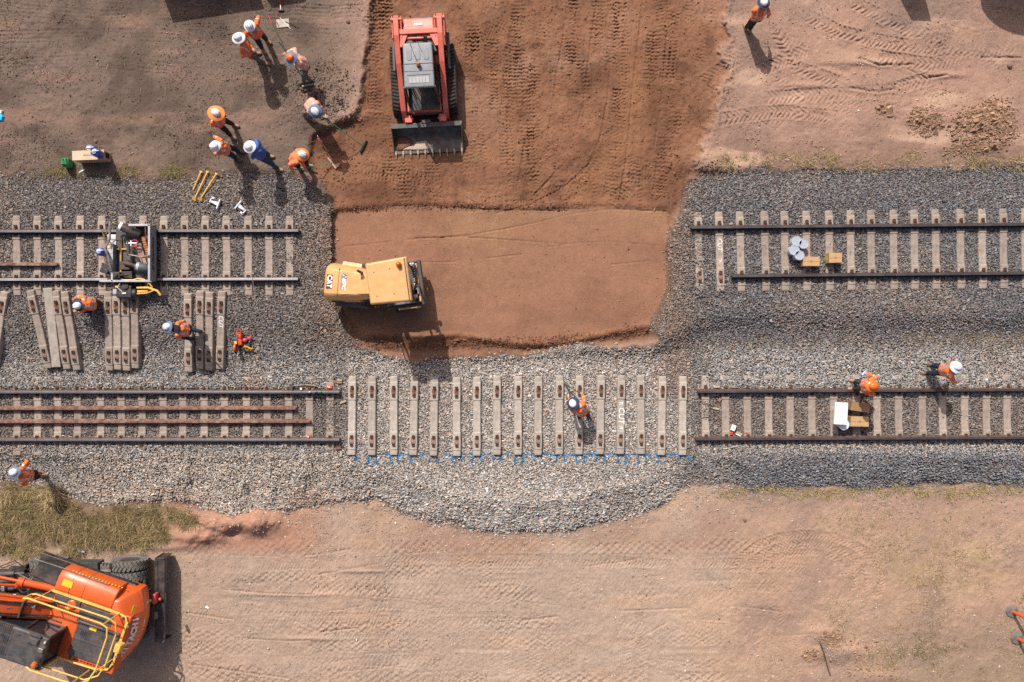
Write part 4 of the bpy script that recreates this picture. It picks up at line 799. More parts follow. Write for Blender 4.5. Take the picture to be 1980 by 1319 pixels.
# undercarriage along world x
u = MB(); u.bb(-1.55,1.75,-.42,.42,.55,1.0); u.bb(1.05,1.30,-1.0,1.0,.42,.62); u.bb(-1.25,-1.0,-1.0,1.0,.42,.62); u.cyl((0,0,1.0),(0,0,1.22),.62,28); u.build('chassis', m_blk, t, bevel=.02)
for ax in (1.32,-1.16):
    for s in (-1, 1):
        for q in (0, 1): tread_wheel(t, (ax, s*(1.06-q*.34), .50), .50, .28, lugs=26, hub=m_dgrey)
b = MB(); b.bb(2.16,2.26,-1.28,1.28,.12,.72); b.bb(2.24,2.46,-1.25,1.25,.60,.70); b.bb(2.18,2.46,-1.28,-1.24,.12,.72); b.bb(2.18,2.46,1.24,1.28,.12,.72); b.build('stabiliser_blade', m_blk, t, bevel=.015)
b = MB(); b.bb(1.70,1.98,-.30,-.20,.4,.8); b.bb(1.70,1.98,.2,.3,.4,.8); b.cyl((1.85,-.6,.7),(1.85,.6,.7),.05); [b.tube([(1.6,-.35+.1*i,.9),(1.8,-.3+.12*i,1.0),(1.95,-.25+.1*i,.8)],.02,6) for i in range(5)]; b.build('blade_linkage', m_dgrey, t, bevel=.005)
b = MB(); b.bb(2.20,2.30,-.05,.25,.72,.98); b.cyl((2.25,.05,.8),(2.40,.05,.8),.05); b.build('tow_bracket', mat('bright_red_paint', (.55,.06,.05), .4, noise=.1, dust=.2, dustcol=DUST), t, bevel=.02)
b = MB(); b.bb(2.18,2.28,-.55,-.35,.70,.80); b.build('blade_pins', m_steel, t)
b = MB(); b.bb(-.55,.60,.95,1.22,.62,1.05); b.build('side_step_box', mat('dusty_black_box', (.04,.04,.042), .7, dust=.8, dustcol=T(110,104,100), bump=.004, bscale=40), t, bevel=.02)
b = MB(); b.bb(.62,.9,.98,1.14,.7,.95); [b.cyl((.72+.1*i,1.05,.9),(.72+.1*i,1.2,.98),.03) for i in range(3)]; b.build('hose_manifold', m_steel, t)
# road-rail gear and tools in front
b = MB(); b.bb(-2.6,-1.5,-.5,.5,.55,.72); b.bb(-2.35,-2.2,-.95,.95,.35,.55)
for yy in (-.85,-.3,.35,.9): b.bb(-3.2,-1.6,yy-.05,yy+.05,.72,.86)
b.prism([(-2.3,.55),(-1.62,.95),(-1.55,1.15),(-2.3,.95),(-2.75,.75)],.8,1.0); b.build('rail_gear_frame', m_blk, t, bevel=.01)
for i in range(4):
    b = MB(); y0 = .2+.22*i; b.cyl((-2.75,y0,1.02),(-1.9,y0+.03,1.02),.07,12); b.cyl((-1.9,y0+.03,1.02),(-1.6,y0+.04,1.02),.035,8); b.cyl((-2.9,y0,1.02),(-2.75,y0,1.02),.09,12); b.build('hydraulic_cylinder', m_dgrey if i % 2 else m_blk, t)
for s in (-1, 1): b = MB(); b.lathe((-2.35,s*.75,.38),[(.001,-.05),(.22,-.05),(.22,.02),(.26,.02),(.26,.05),(.001,.05)],20,'y'); b.build('rail_wheel', m_steel, t, smooth=True)
rh = random.Random(8)
for i in range(9):
    b = MB(); y0 = rh.uniform(.0,1.0); b.tube([(-3.0,y0,1.1),(-2.5,y0+rh.uniform(-.2,.2),1.25),(-1.9,y0+rh.uniform(-.25,.2),1.15),(-1.4,rh.uniform(.0,.4),1.1)],.022,6); b.build('hydraulic_hose', m_blk, t)
b = MB(); b.bb(-2.2,-2.1,.4,.55,1.0,1.2); b.bb(-2.65,-2.55,.62,.72,1.0,1.15); b.bb(-1.85,-1.75,.2,.32,1.05,1.2); b.build('hose_fittings', m_steel, t, bevel=.01)
b = MB(); P = [(-2.0,1.25,1.6),(-1.55,1.42,1.6),(-1.5,1.36,1.6),(-1.92,1.2,1.6),(-2.0,1.25,1.6)]; b.tube(P,.015,6); b.tube([(-1.5,1.38,1.6),(-1.3,1.1,1.4),(-1.0,1.05,1.2)],.015,6); b.build('mirror_bracket', m_blk, t)
# upper structure: child parts rotated; local a = rearward, b = screen-down side
HR = Matrix.Rotation(R(-19),4,'Z')     # a -> +x turned, b -> -y
def HB(m_, name, mt, bevel=0., smooth=False, par=None, seg=2):
    o = m_.build(name, mt, t if par is None else par, bevel=bevel, smooth=smooth, seg=seg)
    if par is None: o.matrix_basis = HR
    return o
def yb(b): return -b
b = MB(); cw = []     # house deck
b.bb(-1.35,1.6,-1.24,1.24,1.22,1.42); HB(b,'deck_frame', m_blk, .02)
# counterweight
def cwring(z, g, x0=1.35):
    pts = [(x0,-1.20+g)]; 
    for k in range(13):
        a = -1+2*k/12.; pts.append((1.72-g+.50*math.cos(a*1.35)-.02, (1.22-g)*math.copysign(abs(a)**.9,a)))
    pts.append((x0,1.20-g)); return [(x,y,z) for x,y in pts]
b = MB(); b.loft([cwring(1.02,.10),cwring(1.10,.0),cwring(1.52,.0),cwring(2.00,.30),cwring(2.05,.38)]); cwo = HB(b,'counterweight', m_org, .02, True, seg=3)
tx = [('H',.0),('I',.0)]
txt = 'HITACHI'; n = len(txt)
for i, ch in enumerate(txt):   # lettering bent round the upper shoulder of the counterweight
    yy = -.70+1.16*i/(n-1); a = yy/1.22; xr = 1.72+.50*math.cos(a*1.35)-.055; ang = math.atan2(.50*1.35*math.sin(a*1.35)/1.22, 1)
    text_obj(ch, .25, m_wht, cwo, (xr-.005, yy, 2.035), (0, R(38), 0), .004, .012, 0, 1.0).rotation_euler = Euler((0,0,0))
    o_ = cwo.children[-1] if False else None
for ch in [c for c in cwo.children if c.name.startswith('lettering')]:
    yy = ch.location.y; a = yy/1.22; tang = Vector((-.50*1.35*math.sin(a*1.35)/1.22, 1, 0)).normalized(); out = Vector((tang.y,-tang.x,0)); nrm = (out*.85+Vector((0,0,.53))).normalized(); up = nrm.cross(tang); up = -up if up.x > 0 else up
    xax = up.cross(nrm); mm = Matrix((xax, up, nrm)).transposed().to_4x4()
    p = Vector((1.72+.50*math.cos(a*1.35)-.02, yy, 1.74))-out*.1375; mm.translation = p+nrm*.02; ch.matrix_local = mm
for i, ch in enumerate('ZAXIS 145W'):
    if ch == ' ': continue
    yy = -.75+1.05*i/9; a = yy/1.22; o = text_obj(ch, .13, m_wht, cwo, (0,0,0), (0,0,0), .003, .004, 0, 1., name='small_lettering'); tang = Vector((-.50*1.35*math.sin(a*1.35)/1.22, 1, 0)).normalized(); out = Vector((tang.y,-tang.x,0)); mm = Matrix((tang, Vector((0,0,1)), out)).transposed().to_4x4(); mm.translation = Vector((1.72+.50*math.cos(a*1.35)-.02, yy, 1.42))+out*.006; o.matrix_local = mm
b = MB(); b.box((1.90,.74,1.86),(.10,.24,.01),ry=R(57)); b.build('warning_label', m_ylab, cwo)
b = MB(); b.bb(2.13,2.20,.93,1.0,1.45,1.7); b.build('handle_recess', m_dgrey, cwo, bevel=.01)
# right hand hood (screen top)
b = MB(); side = [(.56,1.42),(.56,1.98),(.66,2.06),(1.02,2.04),(1.18,1.94),(1.24,1.75),(1.24,1.42)]
b.loft([[(x0,y*sc,1.42+(z-1.42)*zc) for y,z in side] for x0,sc,zc in ((-.42,.97,.90),(-.25,1,.97),(.1,1,1),(1.36,1,1))]); hd = HB(b,'side_hood', m_org, .02, True, seg=3)
for q in (.02,.42,1.33): b = MB(); sd_ = [(y*1.002,1.42+(z-1.42)*1.006) for y,z in side]; b.loft([[(q,y,z) for y,z in sd_],[(q+.009,y,z) for y,z in sd_]]); b.build('panel_gap', m_blk, hd)
b = MB(); b.box((-.08,.90,2.056),(.30,.2,.006)); b.build('warning_label', m_ylab, hd)
b = MB()
for i in range(16): b.box((-.1+i*.1,1.245,1.92),(.05,.02,.03),rz=.5)
b.build('hazard_stripes', m_ylab, hd)
b = MB(); b.loft([[(-1.30,.62,1.42),(-.42,.60,1.42),(-.42,1.22,1.42),(-1.05,1.22,1.42)],[(-1.36,.66,1.80),(-.42,.60,1.88),(-.42,1.20,1.86),(-1.10,1.16,1.76)]]); HB(b,'storage_cover', m_blk, .05, True, seg=3)
b = MB(); b.tube([(-1.30,1.18,1.86),(-.4,1.22,1.92),(1.0,1.24,2.02)],.018,6); b.tube([(-1.7,.55,1.7),(-1.2,.54,1.82),(-.5,.52,1.9)],.018,6); b.build('grab_rail', m_steel, t).matrix_basis = HR
# engine bay: orange deck, black panels
b = MB(); b.bb(-.35,1.95,-1.20,.55,1.42,1.98); HB(b,'engine_bay', m_org, .02)
b = MB(); b.bb(-1.2,-.36,.15,.60,1.42,1.72); b.bb(-.3,.45,.30,.50,1.98,2.03); b.bb(.55,1.5,.10,.48,1.98,2.06); b.bb(.48,.56,-.05,.48,1.98,2.01); HB(b,'deck_panels', m_dgrey, .02)
b = MB(); b.lathe((.22,.36,1.99),[(.13,0),(.13,.05),(.10,.07),(.05,.07),(.001,.07)]); HB(b,'filler_cap', m_org, smooth=True)
b = MB(); [b.bb(.02+.06*i,.05+.06*i,.02+.05*j,.05+.05*j,1.979,1.99) for i in range(8) for j in range(3)]; HB(b,'perforated_step', m_blk)
b = MB(); b.box((.12,.2,1.985),(.14,.14,.006)); b.box((1.80,.05,1.985),(.12,.22,.006)); b.box((1.78,-1.0,1.985),(.12,.22,.006)); HB(b,'warning_label', m_ylab)
b = MB(); b.loft([[(.56,-1.02,1.98),(1.84,-1.02,1.98),(1.84,.05,1.98),(.56,.05,1.98)],[(.58,-1.0,2.10),(1.82,-1.0,2.10),(1.82,.03,2.10),(.58,.03,2.10)]]); gc = HB(b,'engine_cover', m_dgrey, .03, True, seg=3)
b = MB(); b.bb(.60,1.80,-.50,-.44,2.10,2.13); b.bb(.60,1.80,-.17,-.14,2.10,2.12); b.bb(.60,1.80,-.80,-.78,2.10,2.115)
b.build('cover_ribs', m_dgrey, gc, bevel=.012)
for (x, y, n_) in ((.75,-.34,6),(1.30,-.36,6),(1.32,-.06,6)):
    b = MB(); [b.bb(x+i*.055,x+i*.055+.024,y,y+.13,2.098,2.104) for i in range(n_)]; b.build('vent', m_blk, gc)
b = MB(); b.bb(.95,1.16,-.12,-.03,2.10,2.106); b.build('warning_label', m_ylab, gc)
b = MB(); b.bb(.62,.68,-1.17,-1.05,1.98,1.99); [b.bb(.75+i*.1,.82+i*.1,-1.14,-1.10,1.979,1.986) for i in range(8)]; HB(b,'slotted_edge', m_blk)
# guard rails
def HT(paths, r, name, mt=m_rail):
    b = MB()
    for p in paths: b.tube(p, r, 8)
    return HB(b, name, mt, 0, True)
top = [(-.75,.50,2.95),(-.60,.56,2.98),(1.50,.56,2.98),(1.72,.50,2.98),(1.80,.25,2.98),(1.80,-.70,2.98),(1.70,-1.05,2.98),(1.40,-1.28,2.98),(.10,-1.30,2.98),(-.05,-1.26,2.95)]
mid = [(-.60,.56,2.58),(1.50,.58,2.58),(1.76,.52,2.58),(1.88,.25,2.58),(1.88,-.70,2.58),(1.78,-1.05,2.58),(1.45,-1.28,2.58),(.12,-1.30,2.58)]
HT([top, [top[0],(-.72,.52,2.6),(-.60,.56,2.58)], [top[-1],(-.02,-1.30,2.7),(.12,-1.30,2.58)]], .026, 'guard_rail'); HT([mid], .024, 'guard_rail')
for p in ((-.45,.56),(1.6,.56),(1.84,-.75),(1.3,-1.28),(.3,-1.28)): HT([[(p[0],p[1],2.0),(p[0]*.99,p[1]*.99,2.98)]], .02, 'rail_post')
b = MB(); b.bb(-.45,1.62,.53,.60,2.0,2.06); b.bb(1.86,1.93,-.9,.40,2.0,2.06); b.tube([(1.60,.565,2.03),(1.82,.52,2.03),(1.895,.36,2.03)],.033,8); b.tube([(1.895,-.85,2.03),(1.80,-1.08,2.03),(1.5,-1.18,2.03),(.0,-1.22,2.03)],.033,8); HB(b,'kick_rail', m_rail, .01)
b = MB(); b.bb(1.86,2.06,-.42,-.16,2.05,2.30); HB(b,'lamp_box', m_rail, .02)
b = MB(); b.cyl((1.96,.30,2.04),(1.96,.30,2.09),.035); b.cyl((1.93,-.62,2.04),(1.93,-.62,2.09),.035); b.cyl((1.72,.50,2.05),(1.72,.5,2.1),.03); HB(b,'bolt_cap', m_steel)
# cab
b = MB(); b.bb(-1.36,.30,-1.24,-.30,1.42,1.75); cf = HB(b,'cab_base', m_blk, .03)
b = MB(); b.loft([[(-1.30,-1.22,1.75),(.28,-1.22,1.75),(.28,-.32,1.75),(-1.30,-.32,1.75)],[(-1.26,-1.17,2.85),(.24,-1.17,2.85),(.24,-.37,2.85),(-1.26,-.37,2.85)]]); HB(b,'cab_glazing', m_glass, .02)
for x, y in ((-1.30,-1.22),(.28,-1.22),(.28,-.32),(-1.30,-.32),(-.5,-1.22),(-.5,-.32)): b = MB(); b.tube([(x,y,1.7),(x*.965,y*.97 if y < -1 else y*1.1,2.88)],.04,8); HB(b,'cab_pillar', m_blk)
b = MB(); b.loft([[(-1.34,-1.27,2.84),(.31,-1.27,2.84),(.31,-.30,2.84),(-1.34,-.30,2.84)],[(-1.34,-1.27,2.94),(.31,-1.27,2.94),(.31,-.30,2.94),(-1.34,-.30,2.94)],[(-1.30,-1.23,2.98),(.27,-1.23,2.98),(.27,-.34,2.98),(-1.30,-.34,2.98)]]); cr = HB(b,'cab_roof', m_dgrey, .03, True, seg=3)
b = MB(); [b.bb(-1.28+.055*j,-1.25+.055*j,-1.15+.30*i,-.90+.30*i,2.979,2.986) for i in range(3) for j in range(10)]; b.bb(-.70,-.69,-1.2,-.4,2.979,2.984); b.build('roof_grille', m_blk, cr)
b = MB(); [b.bb(x,x+.10,y,y+.04,2.979,2.985) for x, y in ((-.15,-.55),(-.55,-.5),(-.60,-1.1),(-.25,-1.1),(.1,-.9))]; b.build('roof_slots', m_blk, cr)
b = MB(); b.loft([[(-.28,-.62,2.98),(.10,-.62,2.98),(.10,-.38,2.98),(-.24,-.38,2.98)],[(-.20,-.58,3.05),(.05,-.58,3.05),(.05,-.42,3.05),(-.18,-.42,3.05)]]); b.bb(-.25,.1,-.36,-.30,2.98,3.04); b.build('roof_bracket', m_dgrey, cr, bevel=.012)
b = MB(); b.cyl((.20,-.95,2.96),(.20,-.95,3.0),.08,14); b.build('beacon_base', m_blk, cr); b = MB(); b.lathe((.17,-1.10,2.98),[(.085,0),(.085,.08),(.06,.13),(.001,.15)]); b.build('beacon_lens', m_amb, cr, smooth=True)
b = MB(); b.bb(.14,.27,-.72,-.60,2.98,3.06); b.cyl((.22,-.44,3.0),(.28,-.44,3.0),.06,12); b.build('work_lamp', m_steel, cr, bevel=.01)
b = MB(); b.cyl((.42,-1.22,1.75),(.55,-1.22,1.75),.15,18); b.cyl((.38,-1.22,1.75),(.42,-1.22,1.75),.12,18); HB(b,'air_filter', m_blk, .01)
# boom
b = MB(); bw = .23
sd = [(.05,1.45,.16),(-.35,1.80,.22),(-1.1,2.42,.26),(-1.9,2.95,.27),(-2.8,3.35,.22),(-3.6,3.5,.16)]
b.loft([[(x,-bw,z-h),(x,bw,z-h),(x,bw,z+h),(x,-bw,z+h)] for x,z,h in sd]); bm_ = HB(b,'boom', m_org, .03, True)
b = MB(); b.bb(-.9,-.85,-.235,.235,2.0,2.6)
for yy in (-.20,-.14,.14,.2): b.tube([(-.2,yy,1.98),(-.6,yy,2.30),(-1.2,yy,2.78),(-2.0,yy,3.28)],.018,6)
b.build('boom_hoses', m_blk, bm_)
b = MB(); b.tube([(-.5,.05,2.08),(-1.2,.0,2.74)],.03,6); b.bb(-.75,-.62,.05,.15,2.25,2.36); b.bb(-.95,-.85,-.1,0,2.45,2.52); b.build('boom_valve', m_steel, bm_)
b = MB(); b.tube([(-.3,.26,2.05),(-.9,.30,2.4),(-1.6,.30,2.8),(-2.2,.28,3.1)],.022,8); b.tube([(-.3,-.26,2.0),(-1.0,-.30,2.45),(-1.8,-.30,2.9)],.022,8); b.build('boom_pipe', m_org, bm_)
for s in (-1, 1): b = MB(); b.cyl((-.75,s*.34,1.25),(-1.5,s*.34,2.0),.085,14); b.cyl((-1.5,s*.34,2.0),(-2.1,s*.34,2.6),.045,10); HB(b,'boom_cylinder', m_org, 0, True)
b = MB(); b.cyl((-.4,.52,1.75),(-1.3,.50,2.0),.10,14); b.cyl((-1.3,.5,2.0),(-1.45,.5,2.03),.13,14); b.cyl((-1.45,.5,2.03),(-2.3,.46,2.2),.045,10); HB(b,'boom_cylinder', m_org, 0, True)
b = MB(); b.bb(-.4,.1,-.28,-.23,1.3,2.0); b.bb(-.4,.1,.23,.28,1.3,2.0); b.cyl((-.1,-.32,1.55),(-.1,.32,1.55),.07); HB(b,'boom_foot_bracket', m_blk, .01)
# ---- rail trolley
t = thing('rail_trolley', 'dark steel rail trolley carrying gas bottles and tools on the upper left track', 'rail trolley', W(270,494,.24))
X0, X1, Y0, Y1 = -.68, .52, -.80, .86   # metres from centre
b = MB(); b.bb(X0,X1,Y0,Y1,.02,.05)
for x in (-.5,0,.45): b.bb(x-.03,x+.03,Y0,Y1,-.03,.02)
b.build('tray_floor', m_dgrey, t, bevel=.004)
for nm, (x0,x1,y0,y1) in (('tray_side',(X1-.02,X1,Y0,Y1)),('tray_side',(X0,X0+.03,Y0,Y1-.55)),('tray_side',(X0,X1,Y0,Y0+.03)),('tray_side',(-.1,X1,Y1-.03,Y1))):
    b = MB(); b.bb(x0,x1,y0,y1,.04,.50 if x0 > 0 else .34); b.build(nm, mat('trolley_grey', (.26,.26,.29), .5, .1, noise=.15, dust=.2, dustcol=DUST), t, bevel=.004)
b = MB(); b.bb(X1-.05,X1+.012,Y0,Y1,.50,.53); b.bb(-.1,X1,Y1-.05,Y1+.01,.50,.53); b.bb(X0-.01,X0+.05,Y0,Y1-.55,.34,.37); b.bb(X0-.35,X1,Y0-.02,Y0+.04,.34,.37); b.build('tray_rim', mat('worn_rim', (.45,.44,.45), .45, .4, noise=.1), t, bevel=.004)
b = MB(); b.tube([(X0+.02,.95,.5),(X0+.02,.45,.5),(X0-.12,.15,.5),(X0-.02,-.1,.5),(X0+.02,-.5,.4)],.035,8); b.build('bent_handle_bar', m_steel, t, smooth=True)
for x in (-.5,.38):
    for s in (-1, 1): b = MB(); b.lathe((x,s*.75,-.02),[(.001,-.05),(.09,-.05),(.09,.03),(.115,.03),(.115,.05),(.001,.05)],18,'y'); b.build('flanged_wheel', m_steel, t, smooth=True)
b = MB(); b.bb(X1-.012,X1+.004,Y0+.1,Y1-.1,.10,.44)
text_obj('GatorRail', .20, m_blk, t, (X1+.006,.10,.28), (math.pi/2,0,math.pi/2), .003, .004, .2)
b = MB(); [b.box((X1+.006,-.46+.055*i,.28),(.006,.03,.15),rx=-.4) for i in range(3)]; b.build('stripe_mark', m_blk, t)
tw = t.location
def on(name, label, cat, m_, mt, off=(0,0,0), bevel=0., smooth=False, group=None):
    o = m_.build(name, mt, None, bevel=bevel, smooth=smooth); o.location = (tw.x+off[0], tw.y+off[1], tw.z+off[2]); return tag(o, label, cat, group)
def gasbottle(a, b2, r, mt, label, neck=m_wht):
    a = Vector(a); b2 = Vector(b2); d = (b2-a).normalized(); th = thing('gas_bottle', label, 'gas bottle', (tw.x,tw.y,tw.z))
    m_ = MB(); m_.tube([a, a+d*.03, b2-d*.12, b2-d*.04, b2], r, 18); m_.v = m_.v
    rings = [(a,.85),(a+d*.03,1),(b2-d*.14,1),(b2-d*.06,.85),(b2,.45),(b2+d*.04,.3)]; m_ = MB(); u = d.cross(Vector((0,0,1))).normalized(); w = d.cross(u)
    m_.loft([[p+(u*math.cos(k*.349)+w*math.sin(k*.349))*r*s for k in range(18)] for p, s in rings]); m_.build('cylinder_body', mt, th, smooth=True)
    m_ = MB(); m_.loft([[p+(u*math.cos(k*.349)+w*math.sin(k*.349))*r*s for k in range(18)] for p, s in ((b2-d*.13,1.02),(b2-d*.07,.93),(b2-d*.05,.9))]); m_.build('collar_label', neck, th, smooth=True)
    m_ = MB(); m_.cyl(b2+d*.03, b2+d*.10, r*.22); m_.ball(b2+d*.12, r*.28); m_.build('valve', mat('brass', (.5,.32,.12), .35, .8), th, smooth=True)
    return th
gasbottle((.12,.58,.22),(-.48,.86,.40),.125,m_blk,'black gas bottle with a white collar lying across the top of the trolley')
gasbottle((.36,-.42,.20),(-.02,-.34,.30),.13,mat('grey_bottle',(.10,.11,.12),.5),'short dark grey gas bottle with a pale shoulder lying low in the trolley', mat('pale_shoulder',(.42,.45,.5),.5))
m_ = MB(); m_.bb(-.05,.05,-.32,.32,-.03,.03); [m_.bb(-.055,.055,-.22+.07*i,-.19+.07*i,.025,.04) for i in range(7)]
o = on('orange_jack', 'orange perforated steel bar lying in the trolley tray', 'tool', m_, mat('dusty_orange',(.42,.16,.05),.6,noise=.25), (.27,.22,.16), .01); o.rotation_euler = (.2,0,.22)
m_ = MB(); m_.bb(-.09,.09,-.35,.35,-.02,.02); o = on('timber_board', 'pale timber board lying in the middle of the trolley', 'board', m_, mat('dusty_timber',T(186,152,140),.8,noise=.2), (.10,.0,.10), .005); o.rotation_euler = (0,0,.28)
th = thing('hand_wheel', 'red hand wheel on a pale shaft standing in the trolley', 'brake control', (tw.x-.02,tw.y+.33,tw.z+.3)); m_ = MB(); m_.tube([(.1*math.cos(a),.1*math.sin(a),.0) for a in [2*math.pi*k/24 for k in range(25)]],.018,6); m_.build('wheel_ring', mat('red_enamel',(.45,.03,.04),.4), th); m_ = MB(); m_.cyl((-.24,0,.0),(.08,0,.02),.025); m_.bb(-.12,-.09,-.08,.08,-.01,.02); m_.build('shaft', m_wht, th)  # plain hand wheel on a shaft, not known to work a brake
def jug(px, py, z, h, r, label, cap=m_wht, body=None, tilt=(0,0)):
    body = body or mat('blue_jug', (.035,.07,.36), .35, noise=.06, coat=.3); th = thing('water_jug', label, 'water jug', W(px,py,z)); th.rotation_euler = (tilt[0],tilt[1],.3)
    m_ = MB(); m_.lathe((0,0,0),[(r*.85,0),(r,.03),(r,h*.72),(r*.93,h*.80)],24); m_.build('jug_body', body, th, smooth=True)
    m_ = MB(); m_.lathe((0,0,0),[(r*.96,h*.78),(r*.9,h*.84),(r*.55,h*.90)],24); m_.build('jug_lid', body, th, smooth=True)
    m_ = MB(); m_.lathe((0,0,0),[(r*.48,h*.88),(r*.48,h*.97),(r*.2,h),(.001,h)],18); m_.tube([(r*.95,0,h*.75),(r*1.05,0,h*.9),(0,0,h*.9+.07),(-r*1.05,0,h*.9),(-r*.95,0,h*.75)],.014,6); m_.build('jug_cap', cap, th, smooth=True); return th
jug(204,489,.30,.46,.125,'blue water jug with a white cap hanging on the left side of the trolley')
m_ = MB(); m_.bb(-.13,.13,-.52,.5,0,.03); m_.bb(-.1,.1,-.4,.1,.03,.05); th = on('white_crate_lid', 'dirty white tray panel at the left end of the trolley', 'panel', m_, mat('dirty_white',(.62,.60,.60),.6,noise=.15), (-.80,.12,.05), .01)
m_ = MB(); m_.bb(-.16,.16,-.15,.15,0,.22); m_.cyl((.05,-.08,.22),(.05,-.08,.3),.07); on('battery_box', 'black battery box on the lower left corner of the trolley', 'box', m_, m_blk, (-.86,-.42,.10), .015).rotation_euler = (0,0,-.3)
rt = random.Random(4)
for i in range(4):
    m_ = MB(); x, y = rt.uniform(-.95,-.6), rt.uniform(-.1,.8); m_.tube([(x+rt.uniform(-.15,.15),y+rt.uniform(-.3,.3),.3+rt.uniform(-.08,.08)) for _ in range(6)],.012,6); on('hose', ['yellow hose end looped over the trolley handle','amber cable draped across the white tray panel','brown hose coiled by the black gas bottle','ochre strap hanging off the trolley corner'][i], 'hose', m_, mat('ochre_hose'+'ab'[i%2], ((.5,.28,.06),(.22,.15,.08))[i%2], .6))
m_ = MB(); m_.tube([(-.35,-.25,.30),(-.1,-.30,.32),(.0,-.36,.3)],.06,8); m_.bb(-.5,-.2,-.45,-.2,.05,.25); on('hose_reel', 'brown folded tarp bundle beside the grey gas bottle', 'tarp', m_, mat('brown_canvas',(.10,.065,.05),.9), (0,0,0), .03)
m_ = MB(); m_.tube([(.38,.95,.5),(.38,.35,.45)],.018,6); m_.box((.44,.1,.2),(.03,.5,.03),rz=-.15); on('dark_bar', 'thin rust red bar sticking up over the tray corner', 'bar', m_, mat('dark_red_bar',(.18,.05,.04),.6))
m_ = MB(); m_.cyl((.30,-.10,.5),(.52,-.07,.55),.035,8); m_.cyl((-.1,-.03,.5),(.3,-.1,.5),.02,8); on('grease_gun', 'small hand tool resting on the trolley rim', 'tool', m_, mat('worn_brown_metal',(.25,.16,.12),.5,.4))
def tool(name, label, cat, off, m_, mt, bevel=.012): return on(name, label, cat, m_, mt, off, bevel)
m_ = MB(); m_.bb(-.17,.17,-.10,.10,0,.16); m_.bb(-.06,.06,-.02,.02,.16,.19); tool('toolbox', 'black lidded toolbox in the lower middle of the trolley tray', 'toolbox', (-.30,-.60,.06), m_, m_blk)
m_ = MB(); m_.tube([(.0,.0,.0),(.0,.45,.05)],.05,12); m_.bb(-.08,.08,-.12,.0,-.04,.06); tool('grinding_arm', 'dark vertical grinder arm across the middle of the trolley', 'tool', (-.22,-.05,.24), m_, m_dgrey)
m_ = MB(); m_.tube([(.12*math.cos(a)*(1+.1*math.sin(3*a)),.12*math.sin(a),.02+.008*(k%3)) for k, a in enumerate([2*math.pi*k/12 for k in range(40)])],.014,6); tool('coiled_hose', 'coil of black hose in the upper middle of the trolley', 'hose', (-.30,.42,.06), m_, m_blk, 0)
m_ = MB(); m_.bb(-.03,.03,-.6,.45,0,.05); m_.bb(-.2,.2,.1,.15,.0,.05); tool('cross_frame', 'ochre bar frame lying along the trolley floor', 'frame', (-.52,.05,.07), m_, mat('ochre_paint',(.40,.24,.06),.6,noise=.3))
m_ = MB(); m_.bb(-.10,.10,-.09,.09,0,.14); m_.cyl((0,0,.14),(0,0,.20),.05); m_.cyl((.1,0,.08),(.18,0,.08),.03); tool('small_motor', 'small black motor left of the grey bottle in the trolley', 'motor', (-.50,-.62,.30), m_, m_blk)
m_ = MB(); m_.tube([(-.2,.25,.1),(-.05,.1,.2),(.1,-.1,.12),(.3,-.25,.18)],.012,6); m_.tube([(-.15,.3,.1),(.05,.15,.22),(.15,-.2,.1)],.012,6); tool('cable', 'tangle of black cable over the trolley tray', 'cable', (.0,-.1,.1), m_, m_blk, 0)
m_ = MB(); m_.bb(-.05,.05,-.22,.22,0,.04); m_.tube([(0,-.22,.02),(0,-.36,.02)],.018,6); tool('hand_saw', 'blue green handled tool against the right side of the trolley', 'tool', (.42,.10,.12), m_, mat('teal_handle',(.03,.12,.15),.5))
# rail drill hanging below the trolley
th = thing('rail_drill', 'black and yellow motor drill clamped to the rail below the trolley', 'rail drill', (tw.x-.30,tw.y-1.08,tw.z-.02))
m_ = MB(); m_.bb(-.30,.16,-.20,.16,0,.26); m_.cyl((-.02,.14,.05),(-.02,.14,.3),.11,16); m_.cyl((.16,-.05,.15),(.28,-.05,.15),.13,16); m_.build('engine', m_blk, th, bevel=.03)
m_ = MB(); m_.bb(-.42,-.24,-.10,.06,.05,.22); m_.build('fuel_tank', mat('pale_tank',(.40,.42,.48),.4), th, bevel=.03); m_ = MB(); m_.ball((-.28,.12,.24),.05); m_.cyl((.3,-.02,.12),(.62,.02,.14),.06,12); m_.build('drill_body', m_rail, th, smooth=True)
m_ = MB(); m_.tube([(-.24,.32,.36),(.25,.32,.36),(.40,.36,.38),(.56,.34,.36),(.72,.22,.33),(.80,.10,.3)],.022,8); m_.tube([(.30,.10,.2),(.66,.10,.25),(.95,.0,.3),(1.02,-.12,.25)],.035,8); m_.tube([(.30,-.08,.2),(.6,-.06,.2),(.85,.02,.3)],.02,8); m_.tube([(.62,.10,.2),(.64,.3,.3)],.016,6); m_.build('frame_handle', m_rail, th, smooth=True)
m_ = MB(); m_.tube([(-.15,.25,.3),(-.22,.1,.33),(-.1,-.02,.3)],.01,6); m_.bb(-.12,.0,-.08,-.04,.262,.268); m_.build('decal', m_wht, th)
